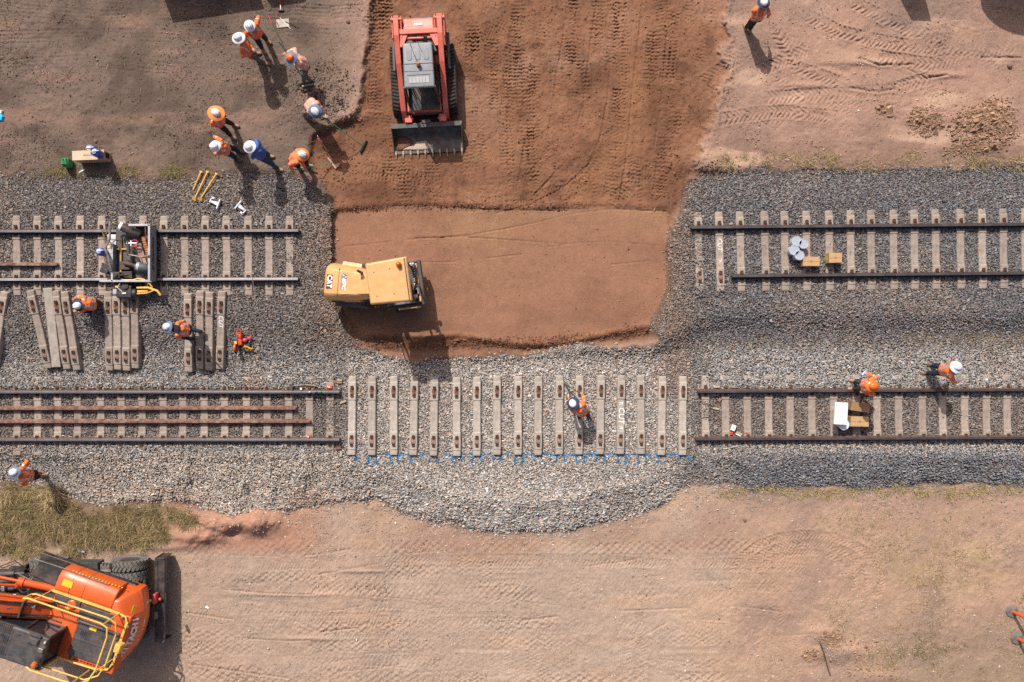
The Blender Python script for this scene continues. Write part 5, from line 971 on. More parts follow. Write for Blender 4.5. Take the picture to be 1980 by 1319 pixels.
# ------------------------------------------------------------------ people
m_skin = mat('skin', (.42,.24,.16), .55, noise=.06); m_hair = mat('hair_dark', (.03,.02,.015), .7); m_eye = mat('eye_dark', (.02,.015,.012), .3)
m_hv = mat('hi_vis_orange', (.86,.165,.03), .8, noise=.12, scale=9, bump=.006, bscale=16); m_hvf = mat('faded_hi_vis', (.82,.34,.20), .85, noise=.10, scale=9, bump=.006, bscale=16)
m_hv2 = mat('hi_vis_coral', (.80,.20,.09), .85, noise=.10, scale=9, bump=.006, bscale=16)
m_tape = mat('reflective_tape', (.50,.50,.53), .45, .3, noise=.08); m_navy = mat('navy_cloth', (.012,.022,.042), .85, noise=.2, bump=.005, bscale=18); m_black = mat('black_cloth', (.012,.012,.013), .85, noise=.2, bump=.005, bscale=18)
m_greyt = mat('grey_work_trousers', (.15,.14,.13), .9, noise=.15, bump=.005, bscale=18); m_blues = mat('blue_jacket', (.055,.13,.36), .8, noise=.12, bump=.006, bscale=16)
m_boot = mat('tan_boot_leather', (.36,.22,.13), .75, noise=.15, dust=.4, dustcol=DUST); m_bootd = mat('brown_boot_leather', (.14,.08,.055), .75, noise=.2)
m_hatw = mat('white_hard_hat', (.78,.78,.80), .35, noise=.02, coat=.3); m_hato = mat('orange_hard_hat', (.80,.16,.02), .35, noise=.03, coat=.3)
m_brimb = mat('blue_grey_brim', (.13,.17,.28), .8, noise=.08); m_brimn = mat('navy_brim', (.025,.04,.085), .8, noise=.1); m_brimo = mat('orange_brim', (.85,.24,.05), .8, noise=.05)
def caps_mesh(caps, voxel, name, wrinkle=0., it=3):
    b = MB()
    for (p0, r0, p1, r1) in caps:
        p0, p1 = Vector(p0), Vector(p1); d = p1-p0
        if d.length < 1e-4: d = Vector((0,0,1e-4)); p1 = p0+d
        dn = d.normalized(); a = Vector((0,0,1)) if abs(dn.z) < .9 else Vector((1,0,0)); u = dn.cross(a).normalized(); w = dn.cross(u); rings = []
        for k in range(5): t = math.pi/2*(1-k/4.)*.97; rings.append((p0-dn*r0*math.sin(t), r0*math.cos(t)))
        for k in range(5): t = math.pi/2*(k/4.)*.97; rings.append((p1+dn*r1*math.sin(t), r1*math.cos(t)))
        b.loft([[c+(u*math.cos(q*.5236)+w*math.sin(q*.5236))*max(r, .001) for q in range(12)] for c, r in rings])
    me = b.mesh(name); bm = bmesh.new(); bm.from_mesh(me); bmesh.ops.recalc_face_normals(bm, faces=bm.faces); bm.to_mesh(me); bm.free()
    o = bpy.data.objects.new('tmp', me); C.objects.link(o); m_ = o.modifiers.new('r', 'REMESH'); m_.mode = 'VOXEL'; m_.voxel_size = voxel
    me2 = bpy.data.meshes.new_from_object(o.evaluated_get(bpy.context.evaluated_depsgraph_get())); bpy.data.objects.remove(o); bpy.data.meshes.remove(me)
    bm = bmesh.new(); bm.from_mesh(me2)
    for _ in range(it): bmesh.ops.smooth_vert(bm, verts=bm.verts, factor=.5, use_axis_x=True, use_axis_y=True, use_axis_z=True)
    bm.to_mesh(me2); bm.free()
    if wrinkle:
        n = len(me2.vertices); co = np.empty(n*3, np.float32); me2.vertices.foreach_get('co', co); co = co.reshape(-1,3); no = np.empty(n*3, np.float32); me2.vertices.foreach_get('normal', no); no = no.reshape(-1,3)
        h = fbm(co[:,0]*1.+co[:,2]*.7, co[:,1]+co[:,2]*.9, .09, 3, 5)+.6*fbm(co[:,0]*.6-co[:,2], co[:,1]*.6+co[:,0], .045, 2, 6); co += no*(h*wrinkle)[:,None]; me2.vertices.foreach_set('co', co.ravel()); me2.update()
    me2.polygons.foreach_set('use_smooth', [True]*len(me2.polygons)); me2.name = name; return me2
def ik(a, b, l1, l2, hint):
    d = b-a; L = d.length
    if L >= (l1+l2)*.995: return a+d*(l1/(l1+l2))
    x = (l1*l1-l2*l2+L*L)/(2*L); h = math.sqrt(max(0, l1*l1-x*x)); dn = d.normalized(); hv = hint-dn*hint.dot(dn)
    if hv.length < 1e-4: hv = Vector((0,0,1))
    return a+dn*x+hv.normalized()*h
def hand_caps(w, d, side, fac):
    """palm, four curled fingers of unequal length and a thumb leaving the palm's side"""
    d = d.normalized(); s = d.cross(Vector((0,0,1)));  s = s.normalized() if s.length > .05 else Vector((1,0,0)); s = s*side; n = s.cross(d).normalized()
    if n.z > 0: n = -n
    c = []; 
    for q in (-.028,-.01,.01,.028): c.append((w+s*q*.7, .017, w+d*.085+s*q, .014))
    for q, l in ((-.031,.062),(-.0105,.074),(.0105,.080),(.031,.070)):
        k = w+d*.09+s*q; m1 = k+(d*.8+n*.45).normalized()*l*.5; m2 = m1+(d*.25+n*1.).normalized()*l*.5; c += [(k,.0105,m1,.0095),(m1,.0095,m2,.008)]
    t0 = w+d*.025+s*.03; t1 = t0+(d*.7+s*.75).normalized()*.045; t2 = t1+(d*.9+n*.5).normalized()*.034; c += [(t0,.013,t1,.011),(t1,.011,t2,.009)]
    return c
def link_mesh(name, me, mats, parent=None, fn=None):
    me.materials.clear(); [me.materials.append(q) for q in mats]
    if fn is not None:
        n = len(me.polygons); c = np.empty(n*3, np.float32); me.polygons.foreach_get('center', c); me.polygons.foreach_set('material_index', fn(c.reshape(-1,3)).astype(np.int32))
    o = bpy.data.objects.new(name, me); C.objects.link(o)
    if parent is not None: o.parent = parent
    return o
def segt(P, a, b):
    d = np.array(b-a); L = (d*d).sum(); t = ((P-np.array(a))@d)/L; q = P-np.array(a)-np.clip(t,0,1)[:,None]*d; return t, np.linalg.norm(q, axis=1)
def person(label, feet, hip, neck, hat, face, hands, elbows=(None,None), shirt=None, legs=None, boots=None, dome=None, brim=None, br=.155, bands=True, flap=False, fz=(0,0), shorts=False, short=False, gz0=None):
    shirt = shirt or m_hv; legs = legs or m_navy; boots = boots or m_boot; dome = dome or m_hatw; brim = brim or m_hatw
    g = gz((feet[0][0]+feet[1][0])/2, (feet[0][1]+feet[1][1])/2) if gz0 is None else gz0
    F = Vector((math.cos(R(face)), math.sin(R(face)), 0)); Lf = Vector((-F.y, F.x, 0))
    A = [W(f[0], f[1], (gz(*f) if gz0 is None else gz0)+z+.08) for f, z in zip(feet, fz)]
    H = W(hip[0], hip[1], g+hip[2]); N = W(neck[0], neck[1], g+neck[2]); HT = W(hat[0], hat[1], g+hat[2]); sp = (N-H).normalized()
    hd = HT-(HT-N).normalized()*.0; up = ((HT-N).normalized()*.6+Vector((0,0,1))*.6).normalized(); hc = HT-up*.10; lat = (Lf-sp*Lf.dot(sp)).normalized(); fw = lat.cross(sp).normalized(); fw = fw if fw.dot(F) > -.2 else -fw
    SH = [N-sp*.055+lat*.165*s for s in (1,-1)]; HP = [H+lat*.085*s for s in (1,-1)]
    if (A[0]-A[1]).dot(Lf) < 0: A = A[::-1]
    KN = [ik(HP[i], A[i], .43, .43, F+Lf*(.15 if i == 0 else -.15)) for i in (0,1)]
    HN = [W(h[0], h[1], g+h[2]) for h in hands]; EL = []
    for i in (0,1):
        d = HN[i]-SH[i]
        if d.length > .56: HN[i] = SH[i]+d.normalized()*.56
        hint = (W(elbows[i][0], elbows[i][1], g+elbows[i][2])-SH[i]) if elbows[i] else (-F*.5+Lf*(.6 if i == 0 else -.6)+Vector((0,0,-.5)))
        EL.append(ik(SH[i], HN[i], .30, .27, hint))
    body = [(H-sp*.02+lat*.06,.09,H-sp*.02-lat*.06,.09),(H,.10,N-sp*.18,.115),(SH[0]-sp*.04,.05,SH[1]-sp*.04,.05),(N-sp*.06,.055,hc-up*.05,.052)]
    hf = (F-up*F.dot(up)).normalized()
    body += [(hc-up*.01,.088,hc+up*.035,.088),(hc-up*.055+hf*.02,.062,hc+hf*.03-up*.02,.07),(hc+hf*.088-up*.005,.012,hc+hf*.105-up*.035,.015),(hc+lat*.085,.02,hc+lat*.088-up*.03,.014),(hc-lat*.085,.02,hc-lat*.088-up*.03,.014)]
    for i in (0,1):
        body += [(SH[i],.045,EL[i],.037),(EL[i],.037,HN[i],.026),(HP[i],.075,KN[i],.055),(KN[i],.052,A[i]+Vector((0,0,.03)),.038),(A[i],.04,A[i]+F*.14-Vector((0,0,.03)),.03)]
        body += hand_caps(HN[i], HN[i]-EL[i], 1 if i == 0 else -1, F)
    me = caps_mesh(body, .0085, 'person', it=2)
    org = Vector((A[0]+A[1])/2); org.z = g
    def headmat(Pc):
        q = Pc-np.array(hc); u_ = q@np.array(up); f_ = q@np.array(hf); l_ = q@np.array(lat); r = np.zeros(len(Pc))
        r[(np.abs(u_-.012) < .009) & (np.abs(np.abs(l_)-.032) < .013) & (f_ > .05)] = 1
        r[(np.linalg.norm(q,axis=1) < .14) & ((f_ < -.005) & (u_ > -.05))] = 2; return r
    o = link_mesh('person', me, [m_skin, m_eye, m_hair], None, headmat); tag(o, label, 'person')
    sc = [(H+lat*.085+sp*.02,.115,N+lat*.09-sp*.16,.112),(H-lat*.085+sp*.02,.115,N-lat*.09-sp*.16,.112),(H+sp*.02+fw*.03,.115,N-sp*.17+fw*.035,.115),(H+sp*.02-fw*.02,.11,N-sp*.16-fw*.045,.105),(SH[0],.075,SH[1],.075),(N-sp*.03+lat*.05,.065,N-sp*.03-lat*.05,.065)]
    for i in (0,1):
        sc += [(SH[i],.078,EL[i],.060)]
        if not short: sc += [(EL[i],.060,EL[i]+(HN[i]-EL[i])*.86,.047)]
    def band(Pc):
        r = np.zeros(len(Pc)); t, dd = segt(Pc, H, N); l_ = (Pc-np.array(H))@np.array(lat); arm = np.zeros(len(Pc), bool)
        for i in (0,1):
            ta, da = segt(Pc, SH[i], EL[i]); tb, db = segt(Pc, EL[i], HN[i]); arm |= ((da < .082) & (ta > .25)) | ((db < .075) & (tb > 0)); r[(da < .085) & (ta > .50) & (ta < .68)] = 1; r[(db < .075) & (tb > .22) & (tb < .38)] = 1
        tor = ~arm; r[tor & (t > .16) & (t < .25)] = 1; r[tor & (t > .40) & (t < .49)] = 1; r[tor & (t > .49) & (np.abs(np.abs(l_)-.115) < .026)] = 1; return r
    s_ = link_mesh('shirt', caps_mesh(sc, .014, 'shirt', .012), [shirt, m_tape], o, band if bands else None)
    tc = [(H+lat*.07-sp*.03,.118,H-lat*.07-sp*.03,.118)]
    for i in (0,1): tc += [(HP[i],.098,KN[i],.076)] + ([(KN[i],.075,A[i]+Vector((0,0,.06)),.062)] if not shorts else [])
    link_mesh('trousers', caps_mesh(tc, .014, 'trousers', .010), [legs], o)
    for i in (0,1):
        fd = (F+Lf*(.18 if i == 0 else -.18)).normalized(); a = A[i]
        link_mesh('boot', caps_mesh([(a+Vector((0,0,.05)),.06,a-Vector((0,0,.01)),.058),(a-fd*.05-Vector((0,0,.03)),.048,a+fd*.15-Vector((0,0,.035)),.045),(a+fd*.02-Vector((0,0,.01)),.05,a+fd*.13-Vector((0,0,.032)),.05)], .011, 'boot'), [boots], o)
    if flap:
        link_mesh('neck_flap', caps_mesh([(hc-hf*.05-up*.02+lat*.06,.05,N-fw*.07+lat*.08,.045),(hc-hf*.05-up*.02-lat*.06,.05,N-fw*.07-lat*.08,.045),(hc-hf*.07-up*.02,.05,N-fw*.09,.045)], .014, 'neck_flap'), [m_black], o)
    # hat
    X = hf; Y = up.cross(X); M4 = Matrix((X, Y, up)).transposed().to_4x4(); M4.translation = hc+up*.045
    b = MB(); b.M = M4; b.lathe((0,0,0),[(.106,0),(.110,.03),(.106,.065),(.090,.098),(.062,.118),(.028,.128),(.001,.130)],28,'z',1.18,.98)
    for q in (-.03,.03): b.tube([(-.11,q,.085),(-.05,q,.124),(.02,q,.133),(.09,q,.112)],.008,6)
    h_ = b.build('hard_hat', dome, o, smooth=True)
    b = MB(); b.M = M4; n = 36
    def ring(r, z, w=0): return [(r*1.08*math.cos(2*math.pi*k/n)+.012, r*math.sin(2*math.pi*k/n), z+w*math.sin(4*math.pi*k/n)) for k in range(n)]
    wv = .010 if br > .18 else 0
    b.loft([ring(.104,.018),ring(br,-.012,wv),ring(br+.004,-.018,wv),ring(br,-.022,wv),ring(.104,.006)], caps=False); b.build('brim', brim, h_, smooth=True)
    return o
PPL = 'people in orange work clothes'
person('person in white hard hat standing with both hands on hips, highest of the group', [(515,77),(507,94)], (498,67,.93), (486,53,1.45), (480.5,48,1.72), -45, [(499,48,1.03),(480,68,1.03)], ((501,32,1.2),(470,71,1.2)), legs=m_navy)
person('person in wide white hard hat and grey trousers holding something at chest height', [(493,103),(510,121)], (481,99,.93), (468,84,1.45), (458.5,71,1.72), -5, [(488,93,1.12),(485,99,1.05)], legs=m_greyt, br=.178)
person('person in orange hard hat with blue brim bending over a green handled rake', [(600,156),(588,159)], (590,124,.88), (571,114,1.32), (559.6,111,1.50), 200, [(566,121,.72),(554,102,1.02)], legs=m_greyt, boots=m_bootd, dome=m_hato, brim=m_brimb, br=.195, shirt=m_hvf)
person('person in white hard hat with blue brim pushing a broom onto the red soil', [(601,229),(588,219)], (599,200,.86), (606,209,1.30), (609.2,215.3,1.48), -42, [(639,238,.84),(627,226,1.02)], legs=m_greyt, brim=m_brimb, br=.19, shirt=m_hvf, short=True)
person('person under a broad orange brimmed white hat facing the soil', [(451,241),(446,262)], (427,236,.93), (415,226,1.45), (416.7,217,1.70), -25, [(434,223,.85),(415,243,.85)], legs=m_black, brim=m_brimo, br=.225)
person('person in white hard hat and orange shirt with arms folded, leftmost of the close pair', [(462,294),(457,309)], (438,289,.93), (426,283,1.45), (412.7,282,1.70), 0, [(428,279,1.18),(430,286,1.15)], ((420,271,1.2),(419,295,1.2)), legs=m_navy, boots=m_bootd)
person('person in blue jacket and white hard hat striding to the right', [(518.5,302),(536.7,325)], (506,299,.92), (493,289,1.43), (479.5,282.5,1.70), -15, [(507,284,1.0),(505,299,1.0)], ((497,272,1.1),(493,303,1.1)), shirt=m_blues, legs=mat('denim',(.025,.06,.12),.85,noise=.2), br=.178, bands=False)
person('person in coral shirt and orange brimmed hat leaning over a green broom handle', [(594,320),(578,324)], (566,309,.88), (576,302,1.22), (584.7,298,1.38), -8, [(590,325,.85),(566,331,.80)], (None,(552,318,1.0)), shirt=m_hv2, legs=m_black, brim=m_brimo, br=.185, bands=False)
person('person walking away at the top right edge in navy brimmed hat', [(1442,54),(1450,57)], (1463,35,.93), (1473,17,1.45), (1478,3,1.68), 95, [(1462,14,.95),(1486,31,.85)], legs=m_navy, brim=m_brimn, br=.178)
person('person crouching beside the loose sleepers in navy brimmed white hat', [(192,583),(176,603)], (181,588,.40), (161,586,.78), (148,591.4,.93), 188, [(141,603,.32),(137,580,.32)], (None,(147,571,.6)), legs=m_navy, brim=m_brimn, br=.18, flap=False)
person('person in denim trousers bending with one boot on the loose sleepers', [(389,641),(376,656)], (361,638,.90), (341,637,1.28), (321,631.5,1.38), 178, [(346,655,.66),(352,624,.72)], (None,(359,619,1.0)), legs=m_navy, brim=m_brimb, br=.185, flap=True, fz=(.18,.18))
person('person working alone among the pale loose sleepers of the gap', [(1120,806),(1136,803)], (1129,797,.90), (1116,788,1.34), (1107,780,1.46), 118, [(1100,771,.80),(1126,762,.85)], ((1096,783,1.0),(1130,772,1.05)), legs=m_navy, brim=m_brimn, br=.178)
person('person in orange hard hat holding a pale bottle beside the lower right rail', [(1653,737),(1650,751)], (1671,745,.92), (1685,747,1.40), (1689,746.7,1.60), 178, [(1671,759,.95),(1679,723,1.0)], ((1690,764,1.15),(1694,728,1.15)), legs=mat('charcoal_cloth',(.05,.05,.055),.9,noise=.2), dome=m_hato, brim=m_hato, br=.168)
person('person in wide white hat and brown boots standing over the pale gravel at right', [(1804,706),(1793,721)], (1823,715,.92), (1841,717,1.44), (1853,709,1.68), 182, [(1838,733,.98),(1842,704,.9)], legs=m_navy, boots=m_bootd, br=.178)
person('person in dark shorts walking by the grass bank at lower left', [(86,919),(78,914)], (60,919,.93), (38,921,1.42), (25,913,1.64), 190, [(46,937,.9),(54,899,1.05)], legs=m_black, brim=m_brimb, br=.18, shorts=True)
# ------------------------------------------------------------------ hand tools and small things
m_green = mat('green_handle', (.02,.30,.13), .45, noise=.05); m_wood = mat('timber_handle', T(176,140,106), .7, noise=.2); m_ply = mat('plywood', T(236,208,174), .7, noise=.06, scale=3); m_card = mat('cardboard', T(214,172,126), .85, noise=.07, scale=3); m_cardb = mat('brown_cardboard', T(176,134,96), .85, noise=.1, scale=3)
def part(name, b, m_, par, **k): return b.build(name, m_, par, **k)
def broom(label, top, head0, head1, mh, mb, hz=.05):
    a = W(top[0], top[1], gz(*head0)+top[2]); h0 = G(*head0, hz); h1 = G(*head1, hz); c = (h0+h1)/2; th = thing('broom', label, 'broom', c)
    b = MB(); b.tube([a-c, (0,0,.03)], .014, 8); part('handle', b, m_green, th)
    d = h1-h0; b = MB(); b.box((0,0,.0), (d.length,.05,.06), rz=math.atan2(d.y,d.x)); part('head', b, mh, th, bevel=.008)
    b = MB(); [b.box(((i-6.5)/13.*d.x, (i-6.5)/13.*d.y, -.045), (.012,.03,.05), rz=math.atan2(d.y,d.x)) for i in range(14)]; part('bristles', b, mb, th)
    u = d.normalized(); b = MB(); p = (a-c)*.16; b.tube([u*d.length*.3, p], .006, 5); b.tube([-u*d.length*.3, p], .006, 5); part('brace', b, m_steel, th); return th
broom('green handled rake with a pale head held over the dark lumps', (539,80,1.50), (584,167), (606,163), mat('pale_rake_head', T(204,176,160), .7), m_steel)
broom('green handled broom with a black head reaching onto the red soil', (622,224,1.22), (697,295), (709,271.5), m_black, m_black)
broom('green handled broom with a pale pink head at the edge of the red soil', (556,331,.95), (650,326), (634,305), mat('pink_head', T(208,166,150), .8), m_steel)
def stick(name, label, cat, a, b2, r, m_, r2=None, extra=None):
    th = thing(name, label, cat, a); b = MB(); b.tube([(0,0,0), b2-a], r, 8, r2); part('shaft', b, m_, th)
    if extra: extra(th, b2-a)
    return th
def ex_tip(th, d): b = MB(); b.cyl(d*.0, d*.22, .021); part('red_end', b, mat('red_tape',(.5,.05,.04),.6), th)
stick('dark_bar', 'dark bar with red end, in place of a stake shadow, beside the raking worker', 'bar', G(518.5,30,.03), G(553,97,.03), .017, m_dgrey, None, ex_tip)  # cast shadow of a stake, modelled as a dark bar on the soil
def ex_sl(th, d): b = MB(); u = d.normalized(); s = Vector((-u.y,u.x,0)); b.tube([d-s*.085, d+s*.085], .035, 8); part('hammer_head', b, m_dgrey, th, bevel=.004); b = MB(); b.cyl(d*.78, d*.96, .018); part('grip', b, m_wht, th)
stick('sledgehammer', 'red handled sledgehammer lying at the top edge of the picture', 'hammer', G(540,-22,.04), G(543,20,.04), .017, mat('red_handle',(.5,.06,.04),.5), None, ex_sl)
th = thing('steel_plate', 'square pale plate lying on the brown soil behind the workers', 'plate', G(547,45,.01), R(5)); b = MB(); b.bb(-.19,.19,-.125,.125,0,.012); part('plate', b, mat('pale_plate', T(206,190,176), .6), th, bevel=.003)
for a, b2, l, m_ in (((541,34),(562,56),'white rod lying across the pale square plate',m_wht),((552,42),(571,51),'dark tool lying at the right edge of the pale plate',m_black),((535.5,43),(539,51),'small black pen lying on the left of the pale plate',m_black)):
    stick('rod', l, 'rod', G(*a,.03), G(*b2,.03), .010, m_)
th = stick('marker_stake', 'white tipped stake with pink ribbon where dark and red soil meet', 'stake', G(622,275,.0), W(614,263,gz(614,263)+.55), .012, m_wht); b = MB(); b.ball((-.03,.04,.28),.035); b.box((-.03,.02,.25),(.03,.08,.06),rz=.6); part('ribbon', b, mat('pink_ribbon',(.75,.06,.25),.6), th)
# plywood box, jugs, bottle
c = G(170,305); zc = c.z; a1, a2, a3 = W(139.5,292,zc+.5), W(201,289.5,zc+.5), W(139.5,310.5,zc+.5); w_ = (a2-a1).length; d_ = (a3-a1).length; cen = (a2+a3)/2; th = thing('plywood_box', 'pale plywood box with a slot in its lid, blue jug on top', 'box', (cen.x, cen.y, zc), math.atan2((a2-a1).y,(a2-a1).x))
b = MB(); b.bb(-w_/2+.02,w_/2-.02,-d_/2+.015,d_/2-.015,.0,.475); part('box_body', b, mat('plywood_shade', T(214,176,142), .75, noise=.08), th, bevel=.004); b = MB(); b.bb(-w_/2,w_/2,-d_/2,d_/2,.475,.50); lid = part('lid', b, m_ply, th, bevel=.004)
b = MB(); b.bb(-.12,.12,-.012,.012,.497,.504); b.cyl((-.12,0,.497),(-.12,0,.504),.018); b.cyl((.12,0,.497),(.12,0,.504),.018); part('hand_slot', b, m_cardb, lid)
b = MB(); b.bb(w_/2-.022,w_/2-.012,-.06,.10,.12,.36); part('side_slot', b, m_black, th)
jug(194,299,zc+.502,.42,.125,'blue water jug with white cap standing on the plywood box'); jug(183,292,zc,.40,.13,'blue water jug standing on the soil behind the plywood box', body=mat('dusty_blue_jug',(.10,.14,.36),.5))
th = thing('green_jug', 'green plastic jerrycan standing left of the plywood box', 'jerrycan', G(136,318)); m_gj = mat('green_plastic',(.02,.26,.07),.4,noise=.06,coat=.2); b = MB(); b.bb(-.11,.11,-.13,.13,0,.34); part('can_body', b, m_gj, th, bevel=.045, seg=4, smooth=True); b = MB(); b.tube([(-.04,-.10,.34),(-.04,-.07,.42),(-.04,.07,.42),(-.04,.10,.34)],.018,8); b.tube([(.05,-.1,.34),(.05,-.07,.40),(.05,.07,.40),(.05,.1,.34)],.018,8); part('grip', b, m_gj, th, smooth=True); b = MB(); b.cyl((-.0,-.09,.33),(-.0,-.09,.40),.03); part('cap', b, m_black, th)
def bottle(px, py, rz, label, body, capm, L=.2, r=.032):
    th = thing('bottle', label, 'bottle', G(px,py,r), rz); b = MB(); b.lathe((0,0,0),[(.001,-L/2),(r,-L/2+.005),(r,L*.22),(r*.4,L*.38),(r*.4,L*.44)],14,'x'); part('bottle_body', b, body, th, smooth=True); b = MB(); b.lathe((0,0,0),[(r*.5,L*.43),(r*.5,L*.5),(.001,L*.5)],12,'x'); part('cap', b, capm, th); return th
m_pet = mat('clear_plastic', (.55,.62,.66), .15, noise=.1)
bottle(159,331,.5,'clear bottle lying in the grass below the plywood box',m_pet,m_wht); bottle(157,1066,-.3,'clear bottle lying at the foot of the grass bank',m_pet,m_blues,.26,.04)
th = thing('plastic_bag', 'blue and white plastic bag lying at the left picture edge', 'bag', G(3,227,.02)); b = MB(); b.loft([[(-.08,-.14,0),(.06,-.13,0),(.09,.02,0),(.02,.12,0),(-.09,.1,0)],[(-.05,-.09,.07),(.03,-.1,.05),(.05,.0,.08),(.0,.07,.05),(-.06,.06,.06)]]); part('bag', b, mat('cyan_plastic',(.02,.42,.75),.4), th, bevel=.015, smooth=True); b = MB(); b.loft([[(-.06,.10,.0),(.03,.10,0),(.05,.22,0),(-.04,.22,0)],[(-.04,.12,.05),(.02,.12,.04),(.02,.19,.06),(-.02,.19,.03)]]); part('white_patch', b, m_wht, th, bevel=.012)
# yellow bars
def ybar(a, b2, label, jaws):
    p, q = G(*a,.07), G(*b2,.06); th = thing('track_wrench', label, 'wrench', p); d = q-p; b = MB(); b.tube([(0,0,0),d],.022,8); part('shaft', b, m_rail, th)
    s = Vector((-d.y,d.x,0)).normalized(); b = MB(); b.tube([-s*.04-d.normalized()*.01, s*.04-d.normalized()*.01],.026,8); part('end_cap', b, m_rail, th)
    if jaws: b = MB(); b.box(d+d.normalized()*.02, (.13,.09,.05), rz=math.atan2(s.y,s.x)); b.tube([d-s*.07, d+s*.09+d.normalized()*.05],.02,6); b.tube([d+s*.06, d+d.normalized()*.10+s*.02],.018,6); part('jaw', b, mat('rusty_yellow',(.42,.22,.05),.7,noise=.3), th, bevel=.006)
ybar((388.5,333),(373.5,367),'shortest yellow track bar lying on the gravel, left of three',False); ybar((401,333),(376.5,384),'middle pale yellow track wrench lying on the gravel',True); ybar((418,337),(388,384),'right hand yellow track wrench lying on the gravel',True)
m_wst = mat('pale_grey_enamel', (.66,.65,.68), .4, .1, noise=.06)
for (x, y, rz, l) in ((417,393,-.35,'pale metal rail clamp lying nearer the yellow bars'),(468,402,2.45,'pale metal rail clamp lying right of the other clamp')):
    th = thing('rail_clamp', l, 'clamp', G(x,y,.03), rz); b = MB(); b.bb(.10,.14,-.15,.15,0,.12); part('end_plate', b, m_wst, th, bevel=.004); b = MB(); b.loft([[(-.12,-.03,.02),(-.12,.03,.02),(-.12,.03,.09),(-.12,-.03,.09)],[(.10,-.06,.02),(.10,.06,.02),(.10,.06,.10),(.10,-.06,.10)]]); part('tapered_body', b, m_wst, th, bevel=.006); b = MB(); b.cyl((-.06,.09,.05),(.08,.09,.05),.035,10); part('spring', b, m_dgrey, th)
    b = MB(); b.bb(-.17,-.13,-.04,.14,.0,.08); b.bb(-.17,-.06,.09,.15,.02,.08); part('hook', b, m_wst, th, bevel=.004)
# saw
th = thing('concrete_saw', 'red and orange petrol cut off saw standing on the gravel by the sleepers', 'saw', G(467,668,.04), R(3)); m_sr = mat('saw_red',(.60,.08,.03),.45,noise=.1); m_sy = mat('saw_yellow',(.72,.36,.04),.45,noise=.1)
b = MB(); b.bb(-.02,.10,.0,.34,.05,.28); part('engine_cover', b, m_sr, th, bevel=.03, seg=3, smooth=True); b = MB(); b.bb(-.17,-.03,.07,.24,.06,.24); part('starter_housing', b, m_dgrey, th, bevel=.02)
b = MB(); b.box((-.10,.09,.245),(.08,.08,.006)); part('square_label', b, m_ylab, th); b = MB(); b.tube([(.04,.46,.16),(-.02,.44,.3),(-.02,.30,.34),(.08,.22,.3)],.022,8); b.tube([(.05,.44,.2),(.10,.40,.34),(.08,.25,.3)],.02,8); part('rear_handle', b, m_sr, th, smooth=True)
b = MB(); b.lathe((-.12,-.10,.17),[(.001,-.006),(.165,-.006),(.165,.006),(.001,.006)],28,'x'); part('cutting_disc', b, m_blk, th); b = MB(); b.lathe((-.12,-.06,.2),[(.001,-.03),(.13,-.03),(.14,0),(.13,.03),(.001,.03)],20,'x'); part('blade_guard', b, m_sr, th, smooth=True)
b = MB(); b.ball((.17,.15,.18),.075); b.ball((.30,.20,.14),.06); part('fuel_cap', b, mat('pink_red_plastic',(.68,.05,.09),.4), th, smooth=True); b = MB(); b.tube([(.05,-.10,.1),(.14,-.04,.16),(.22,-.06,.12),(.30,-.12,.1)],.028,8); b.tube([(.16,-.14,.08),(.13,-.02,.16)],.024,8); b.tube([(.28,-.16,.06),(.36,-.10,.12)],.024,8); part('cart_frame', b, m_sy, th, smooth=True); b = MB(); b.bb(.03,.28,-.04,.06,.05,.14); b.cyl((.2,-.14,.03),(.2,-.14,.10),.05); part('motor_block', b, m_dgrey, th, bevel=.01)
# shovel on gravel, sticks, pick
def ex_sh(th, d): b = MB(); u = d.normalized(); s = Vector((-u.y,u.x,0)); b.loft([[d-s*.03-u*.02,d+s*.03-u*.02,d+s*.03+Vector((0,0,.02))-u*.02,d-s*.03+Vector((0,0,.02))-u*.02],[d-s*.03+u*.12,d+s*.03+u*.12,d+s*.03+u*.12+Vector((0,0,.01)),d-s*.03+u*.12+Vector((0,0,.01))]]); part('tip', b, m_steel, th)
stick('crowbar', 'long crowbar lying from the stacked sleepers towards the lower rail', 'crowbar', W(395,676,gz(395,690)+.6), G(460,747,.04), .014, m_dgrey, .012, ex_sh)
def ex_lb(th, d): b = MB(); b.box(d, (.13,.04,.03), rz=.2); part('foot', b, m_wood, th)
stick('measuring_stick', 'thin pale stick standing on the gravel right of the trolley', 'stick', G(494,580,.02), W(487,529,.5), .011, mat('pale_stick', T(196,176,160), .7), None, ex_lb)
th = thing('pick_hammer', 'track hammer with timber handle lying against the upper side of the rail', 'hammer', G(563,746,.05)); b = MB(); b.loft([[(-.03,-.17,-.01),(.03,-.17,-.01),(.03,-.17,.03),(-.03,-.17,.03)],[(-.05,-.05,-.01),(.06,-.05,-.01),(.06,-.05,.05),(-.05,-.05,.05)],[(-.04,.06,-.01),(.06,.06,-.01),(.06,.06,.05),(-.04,.06,.05)],[(-.01,.17,.0),(.01,.17,.0),(.01,.17,.02),(-.01,.17,.02)]]); part('hammer_head', b, m_dgrey, th); b = MB(); b.tube([(.03,-.01,.02),(.4,.03,.02),(.78,-.01,.02)],.017,8); part('handle', b, m_wood, th); b = MB(); b.bb(.28,.34,-.12,-.06,0,.05); part('wedge', b, m_wht, th)
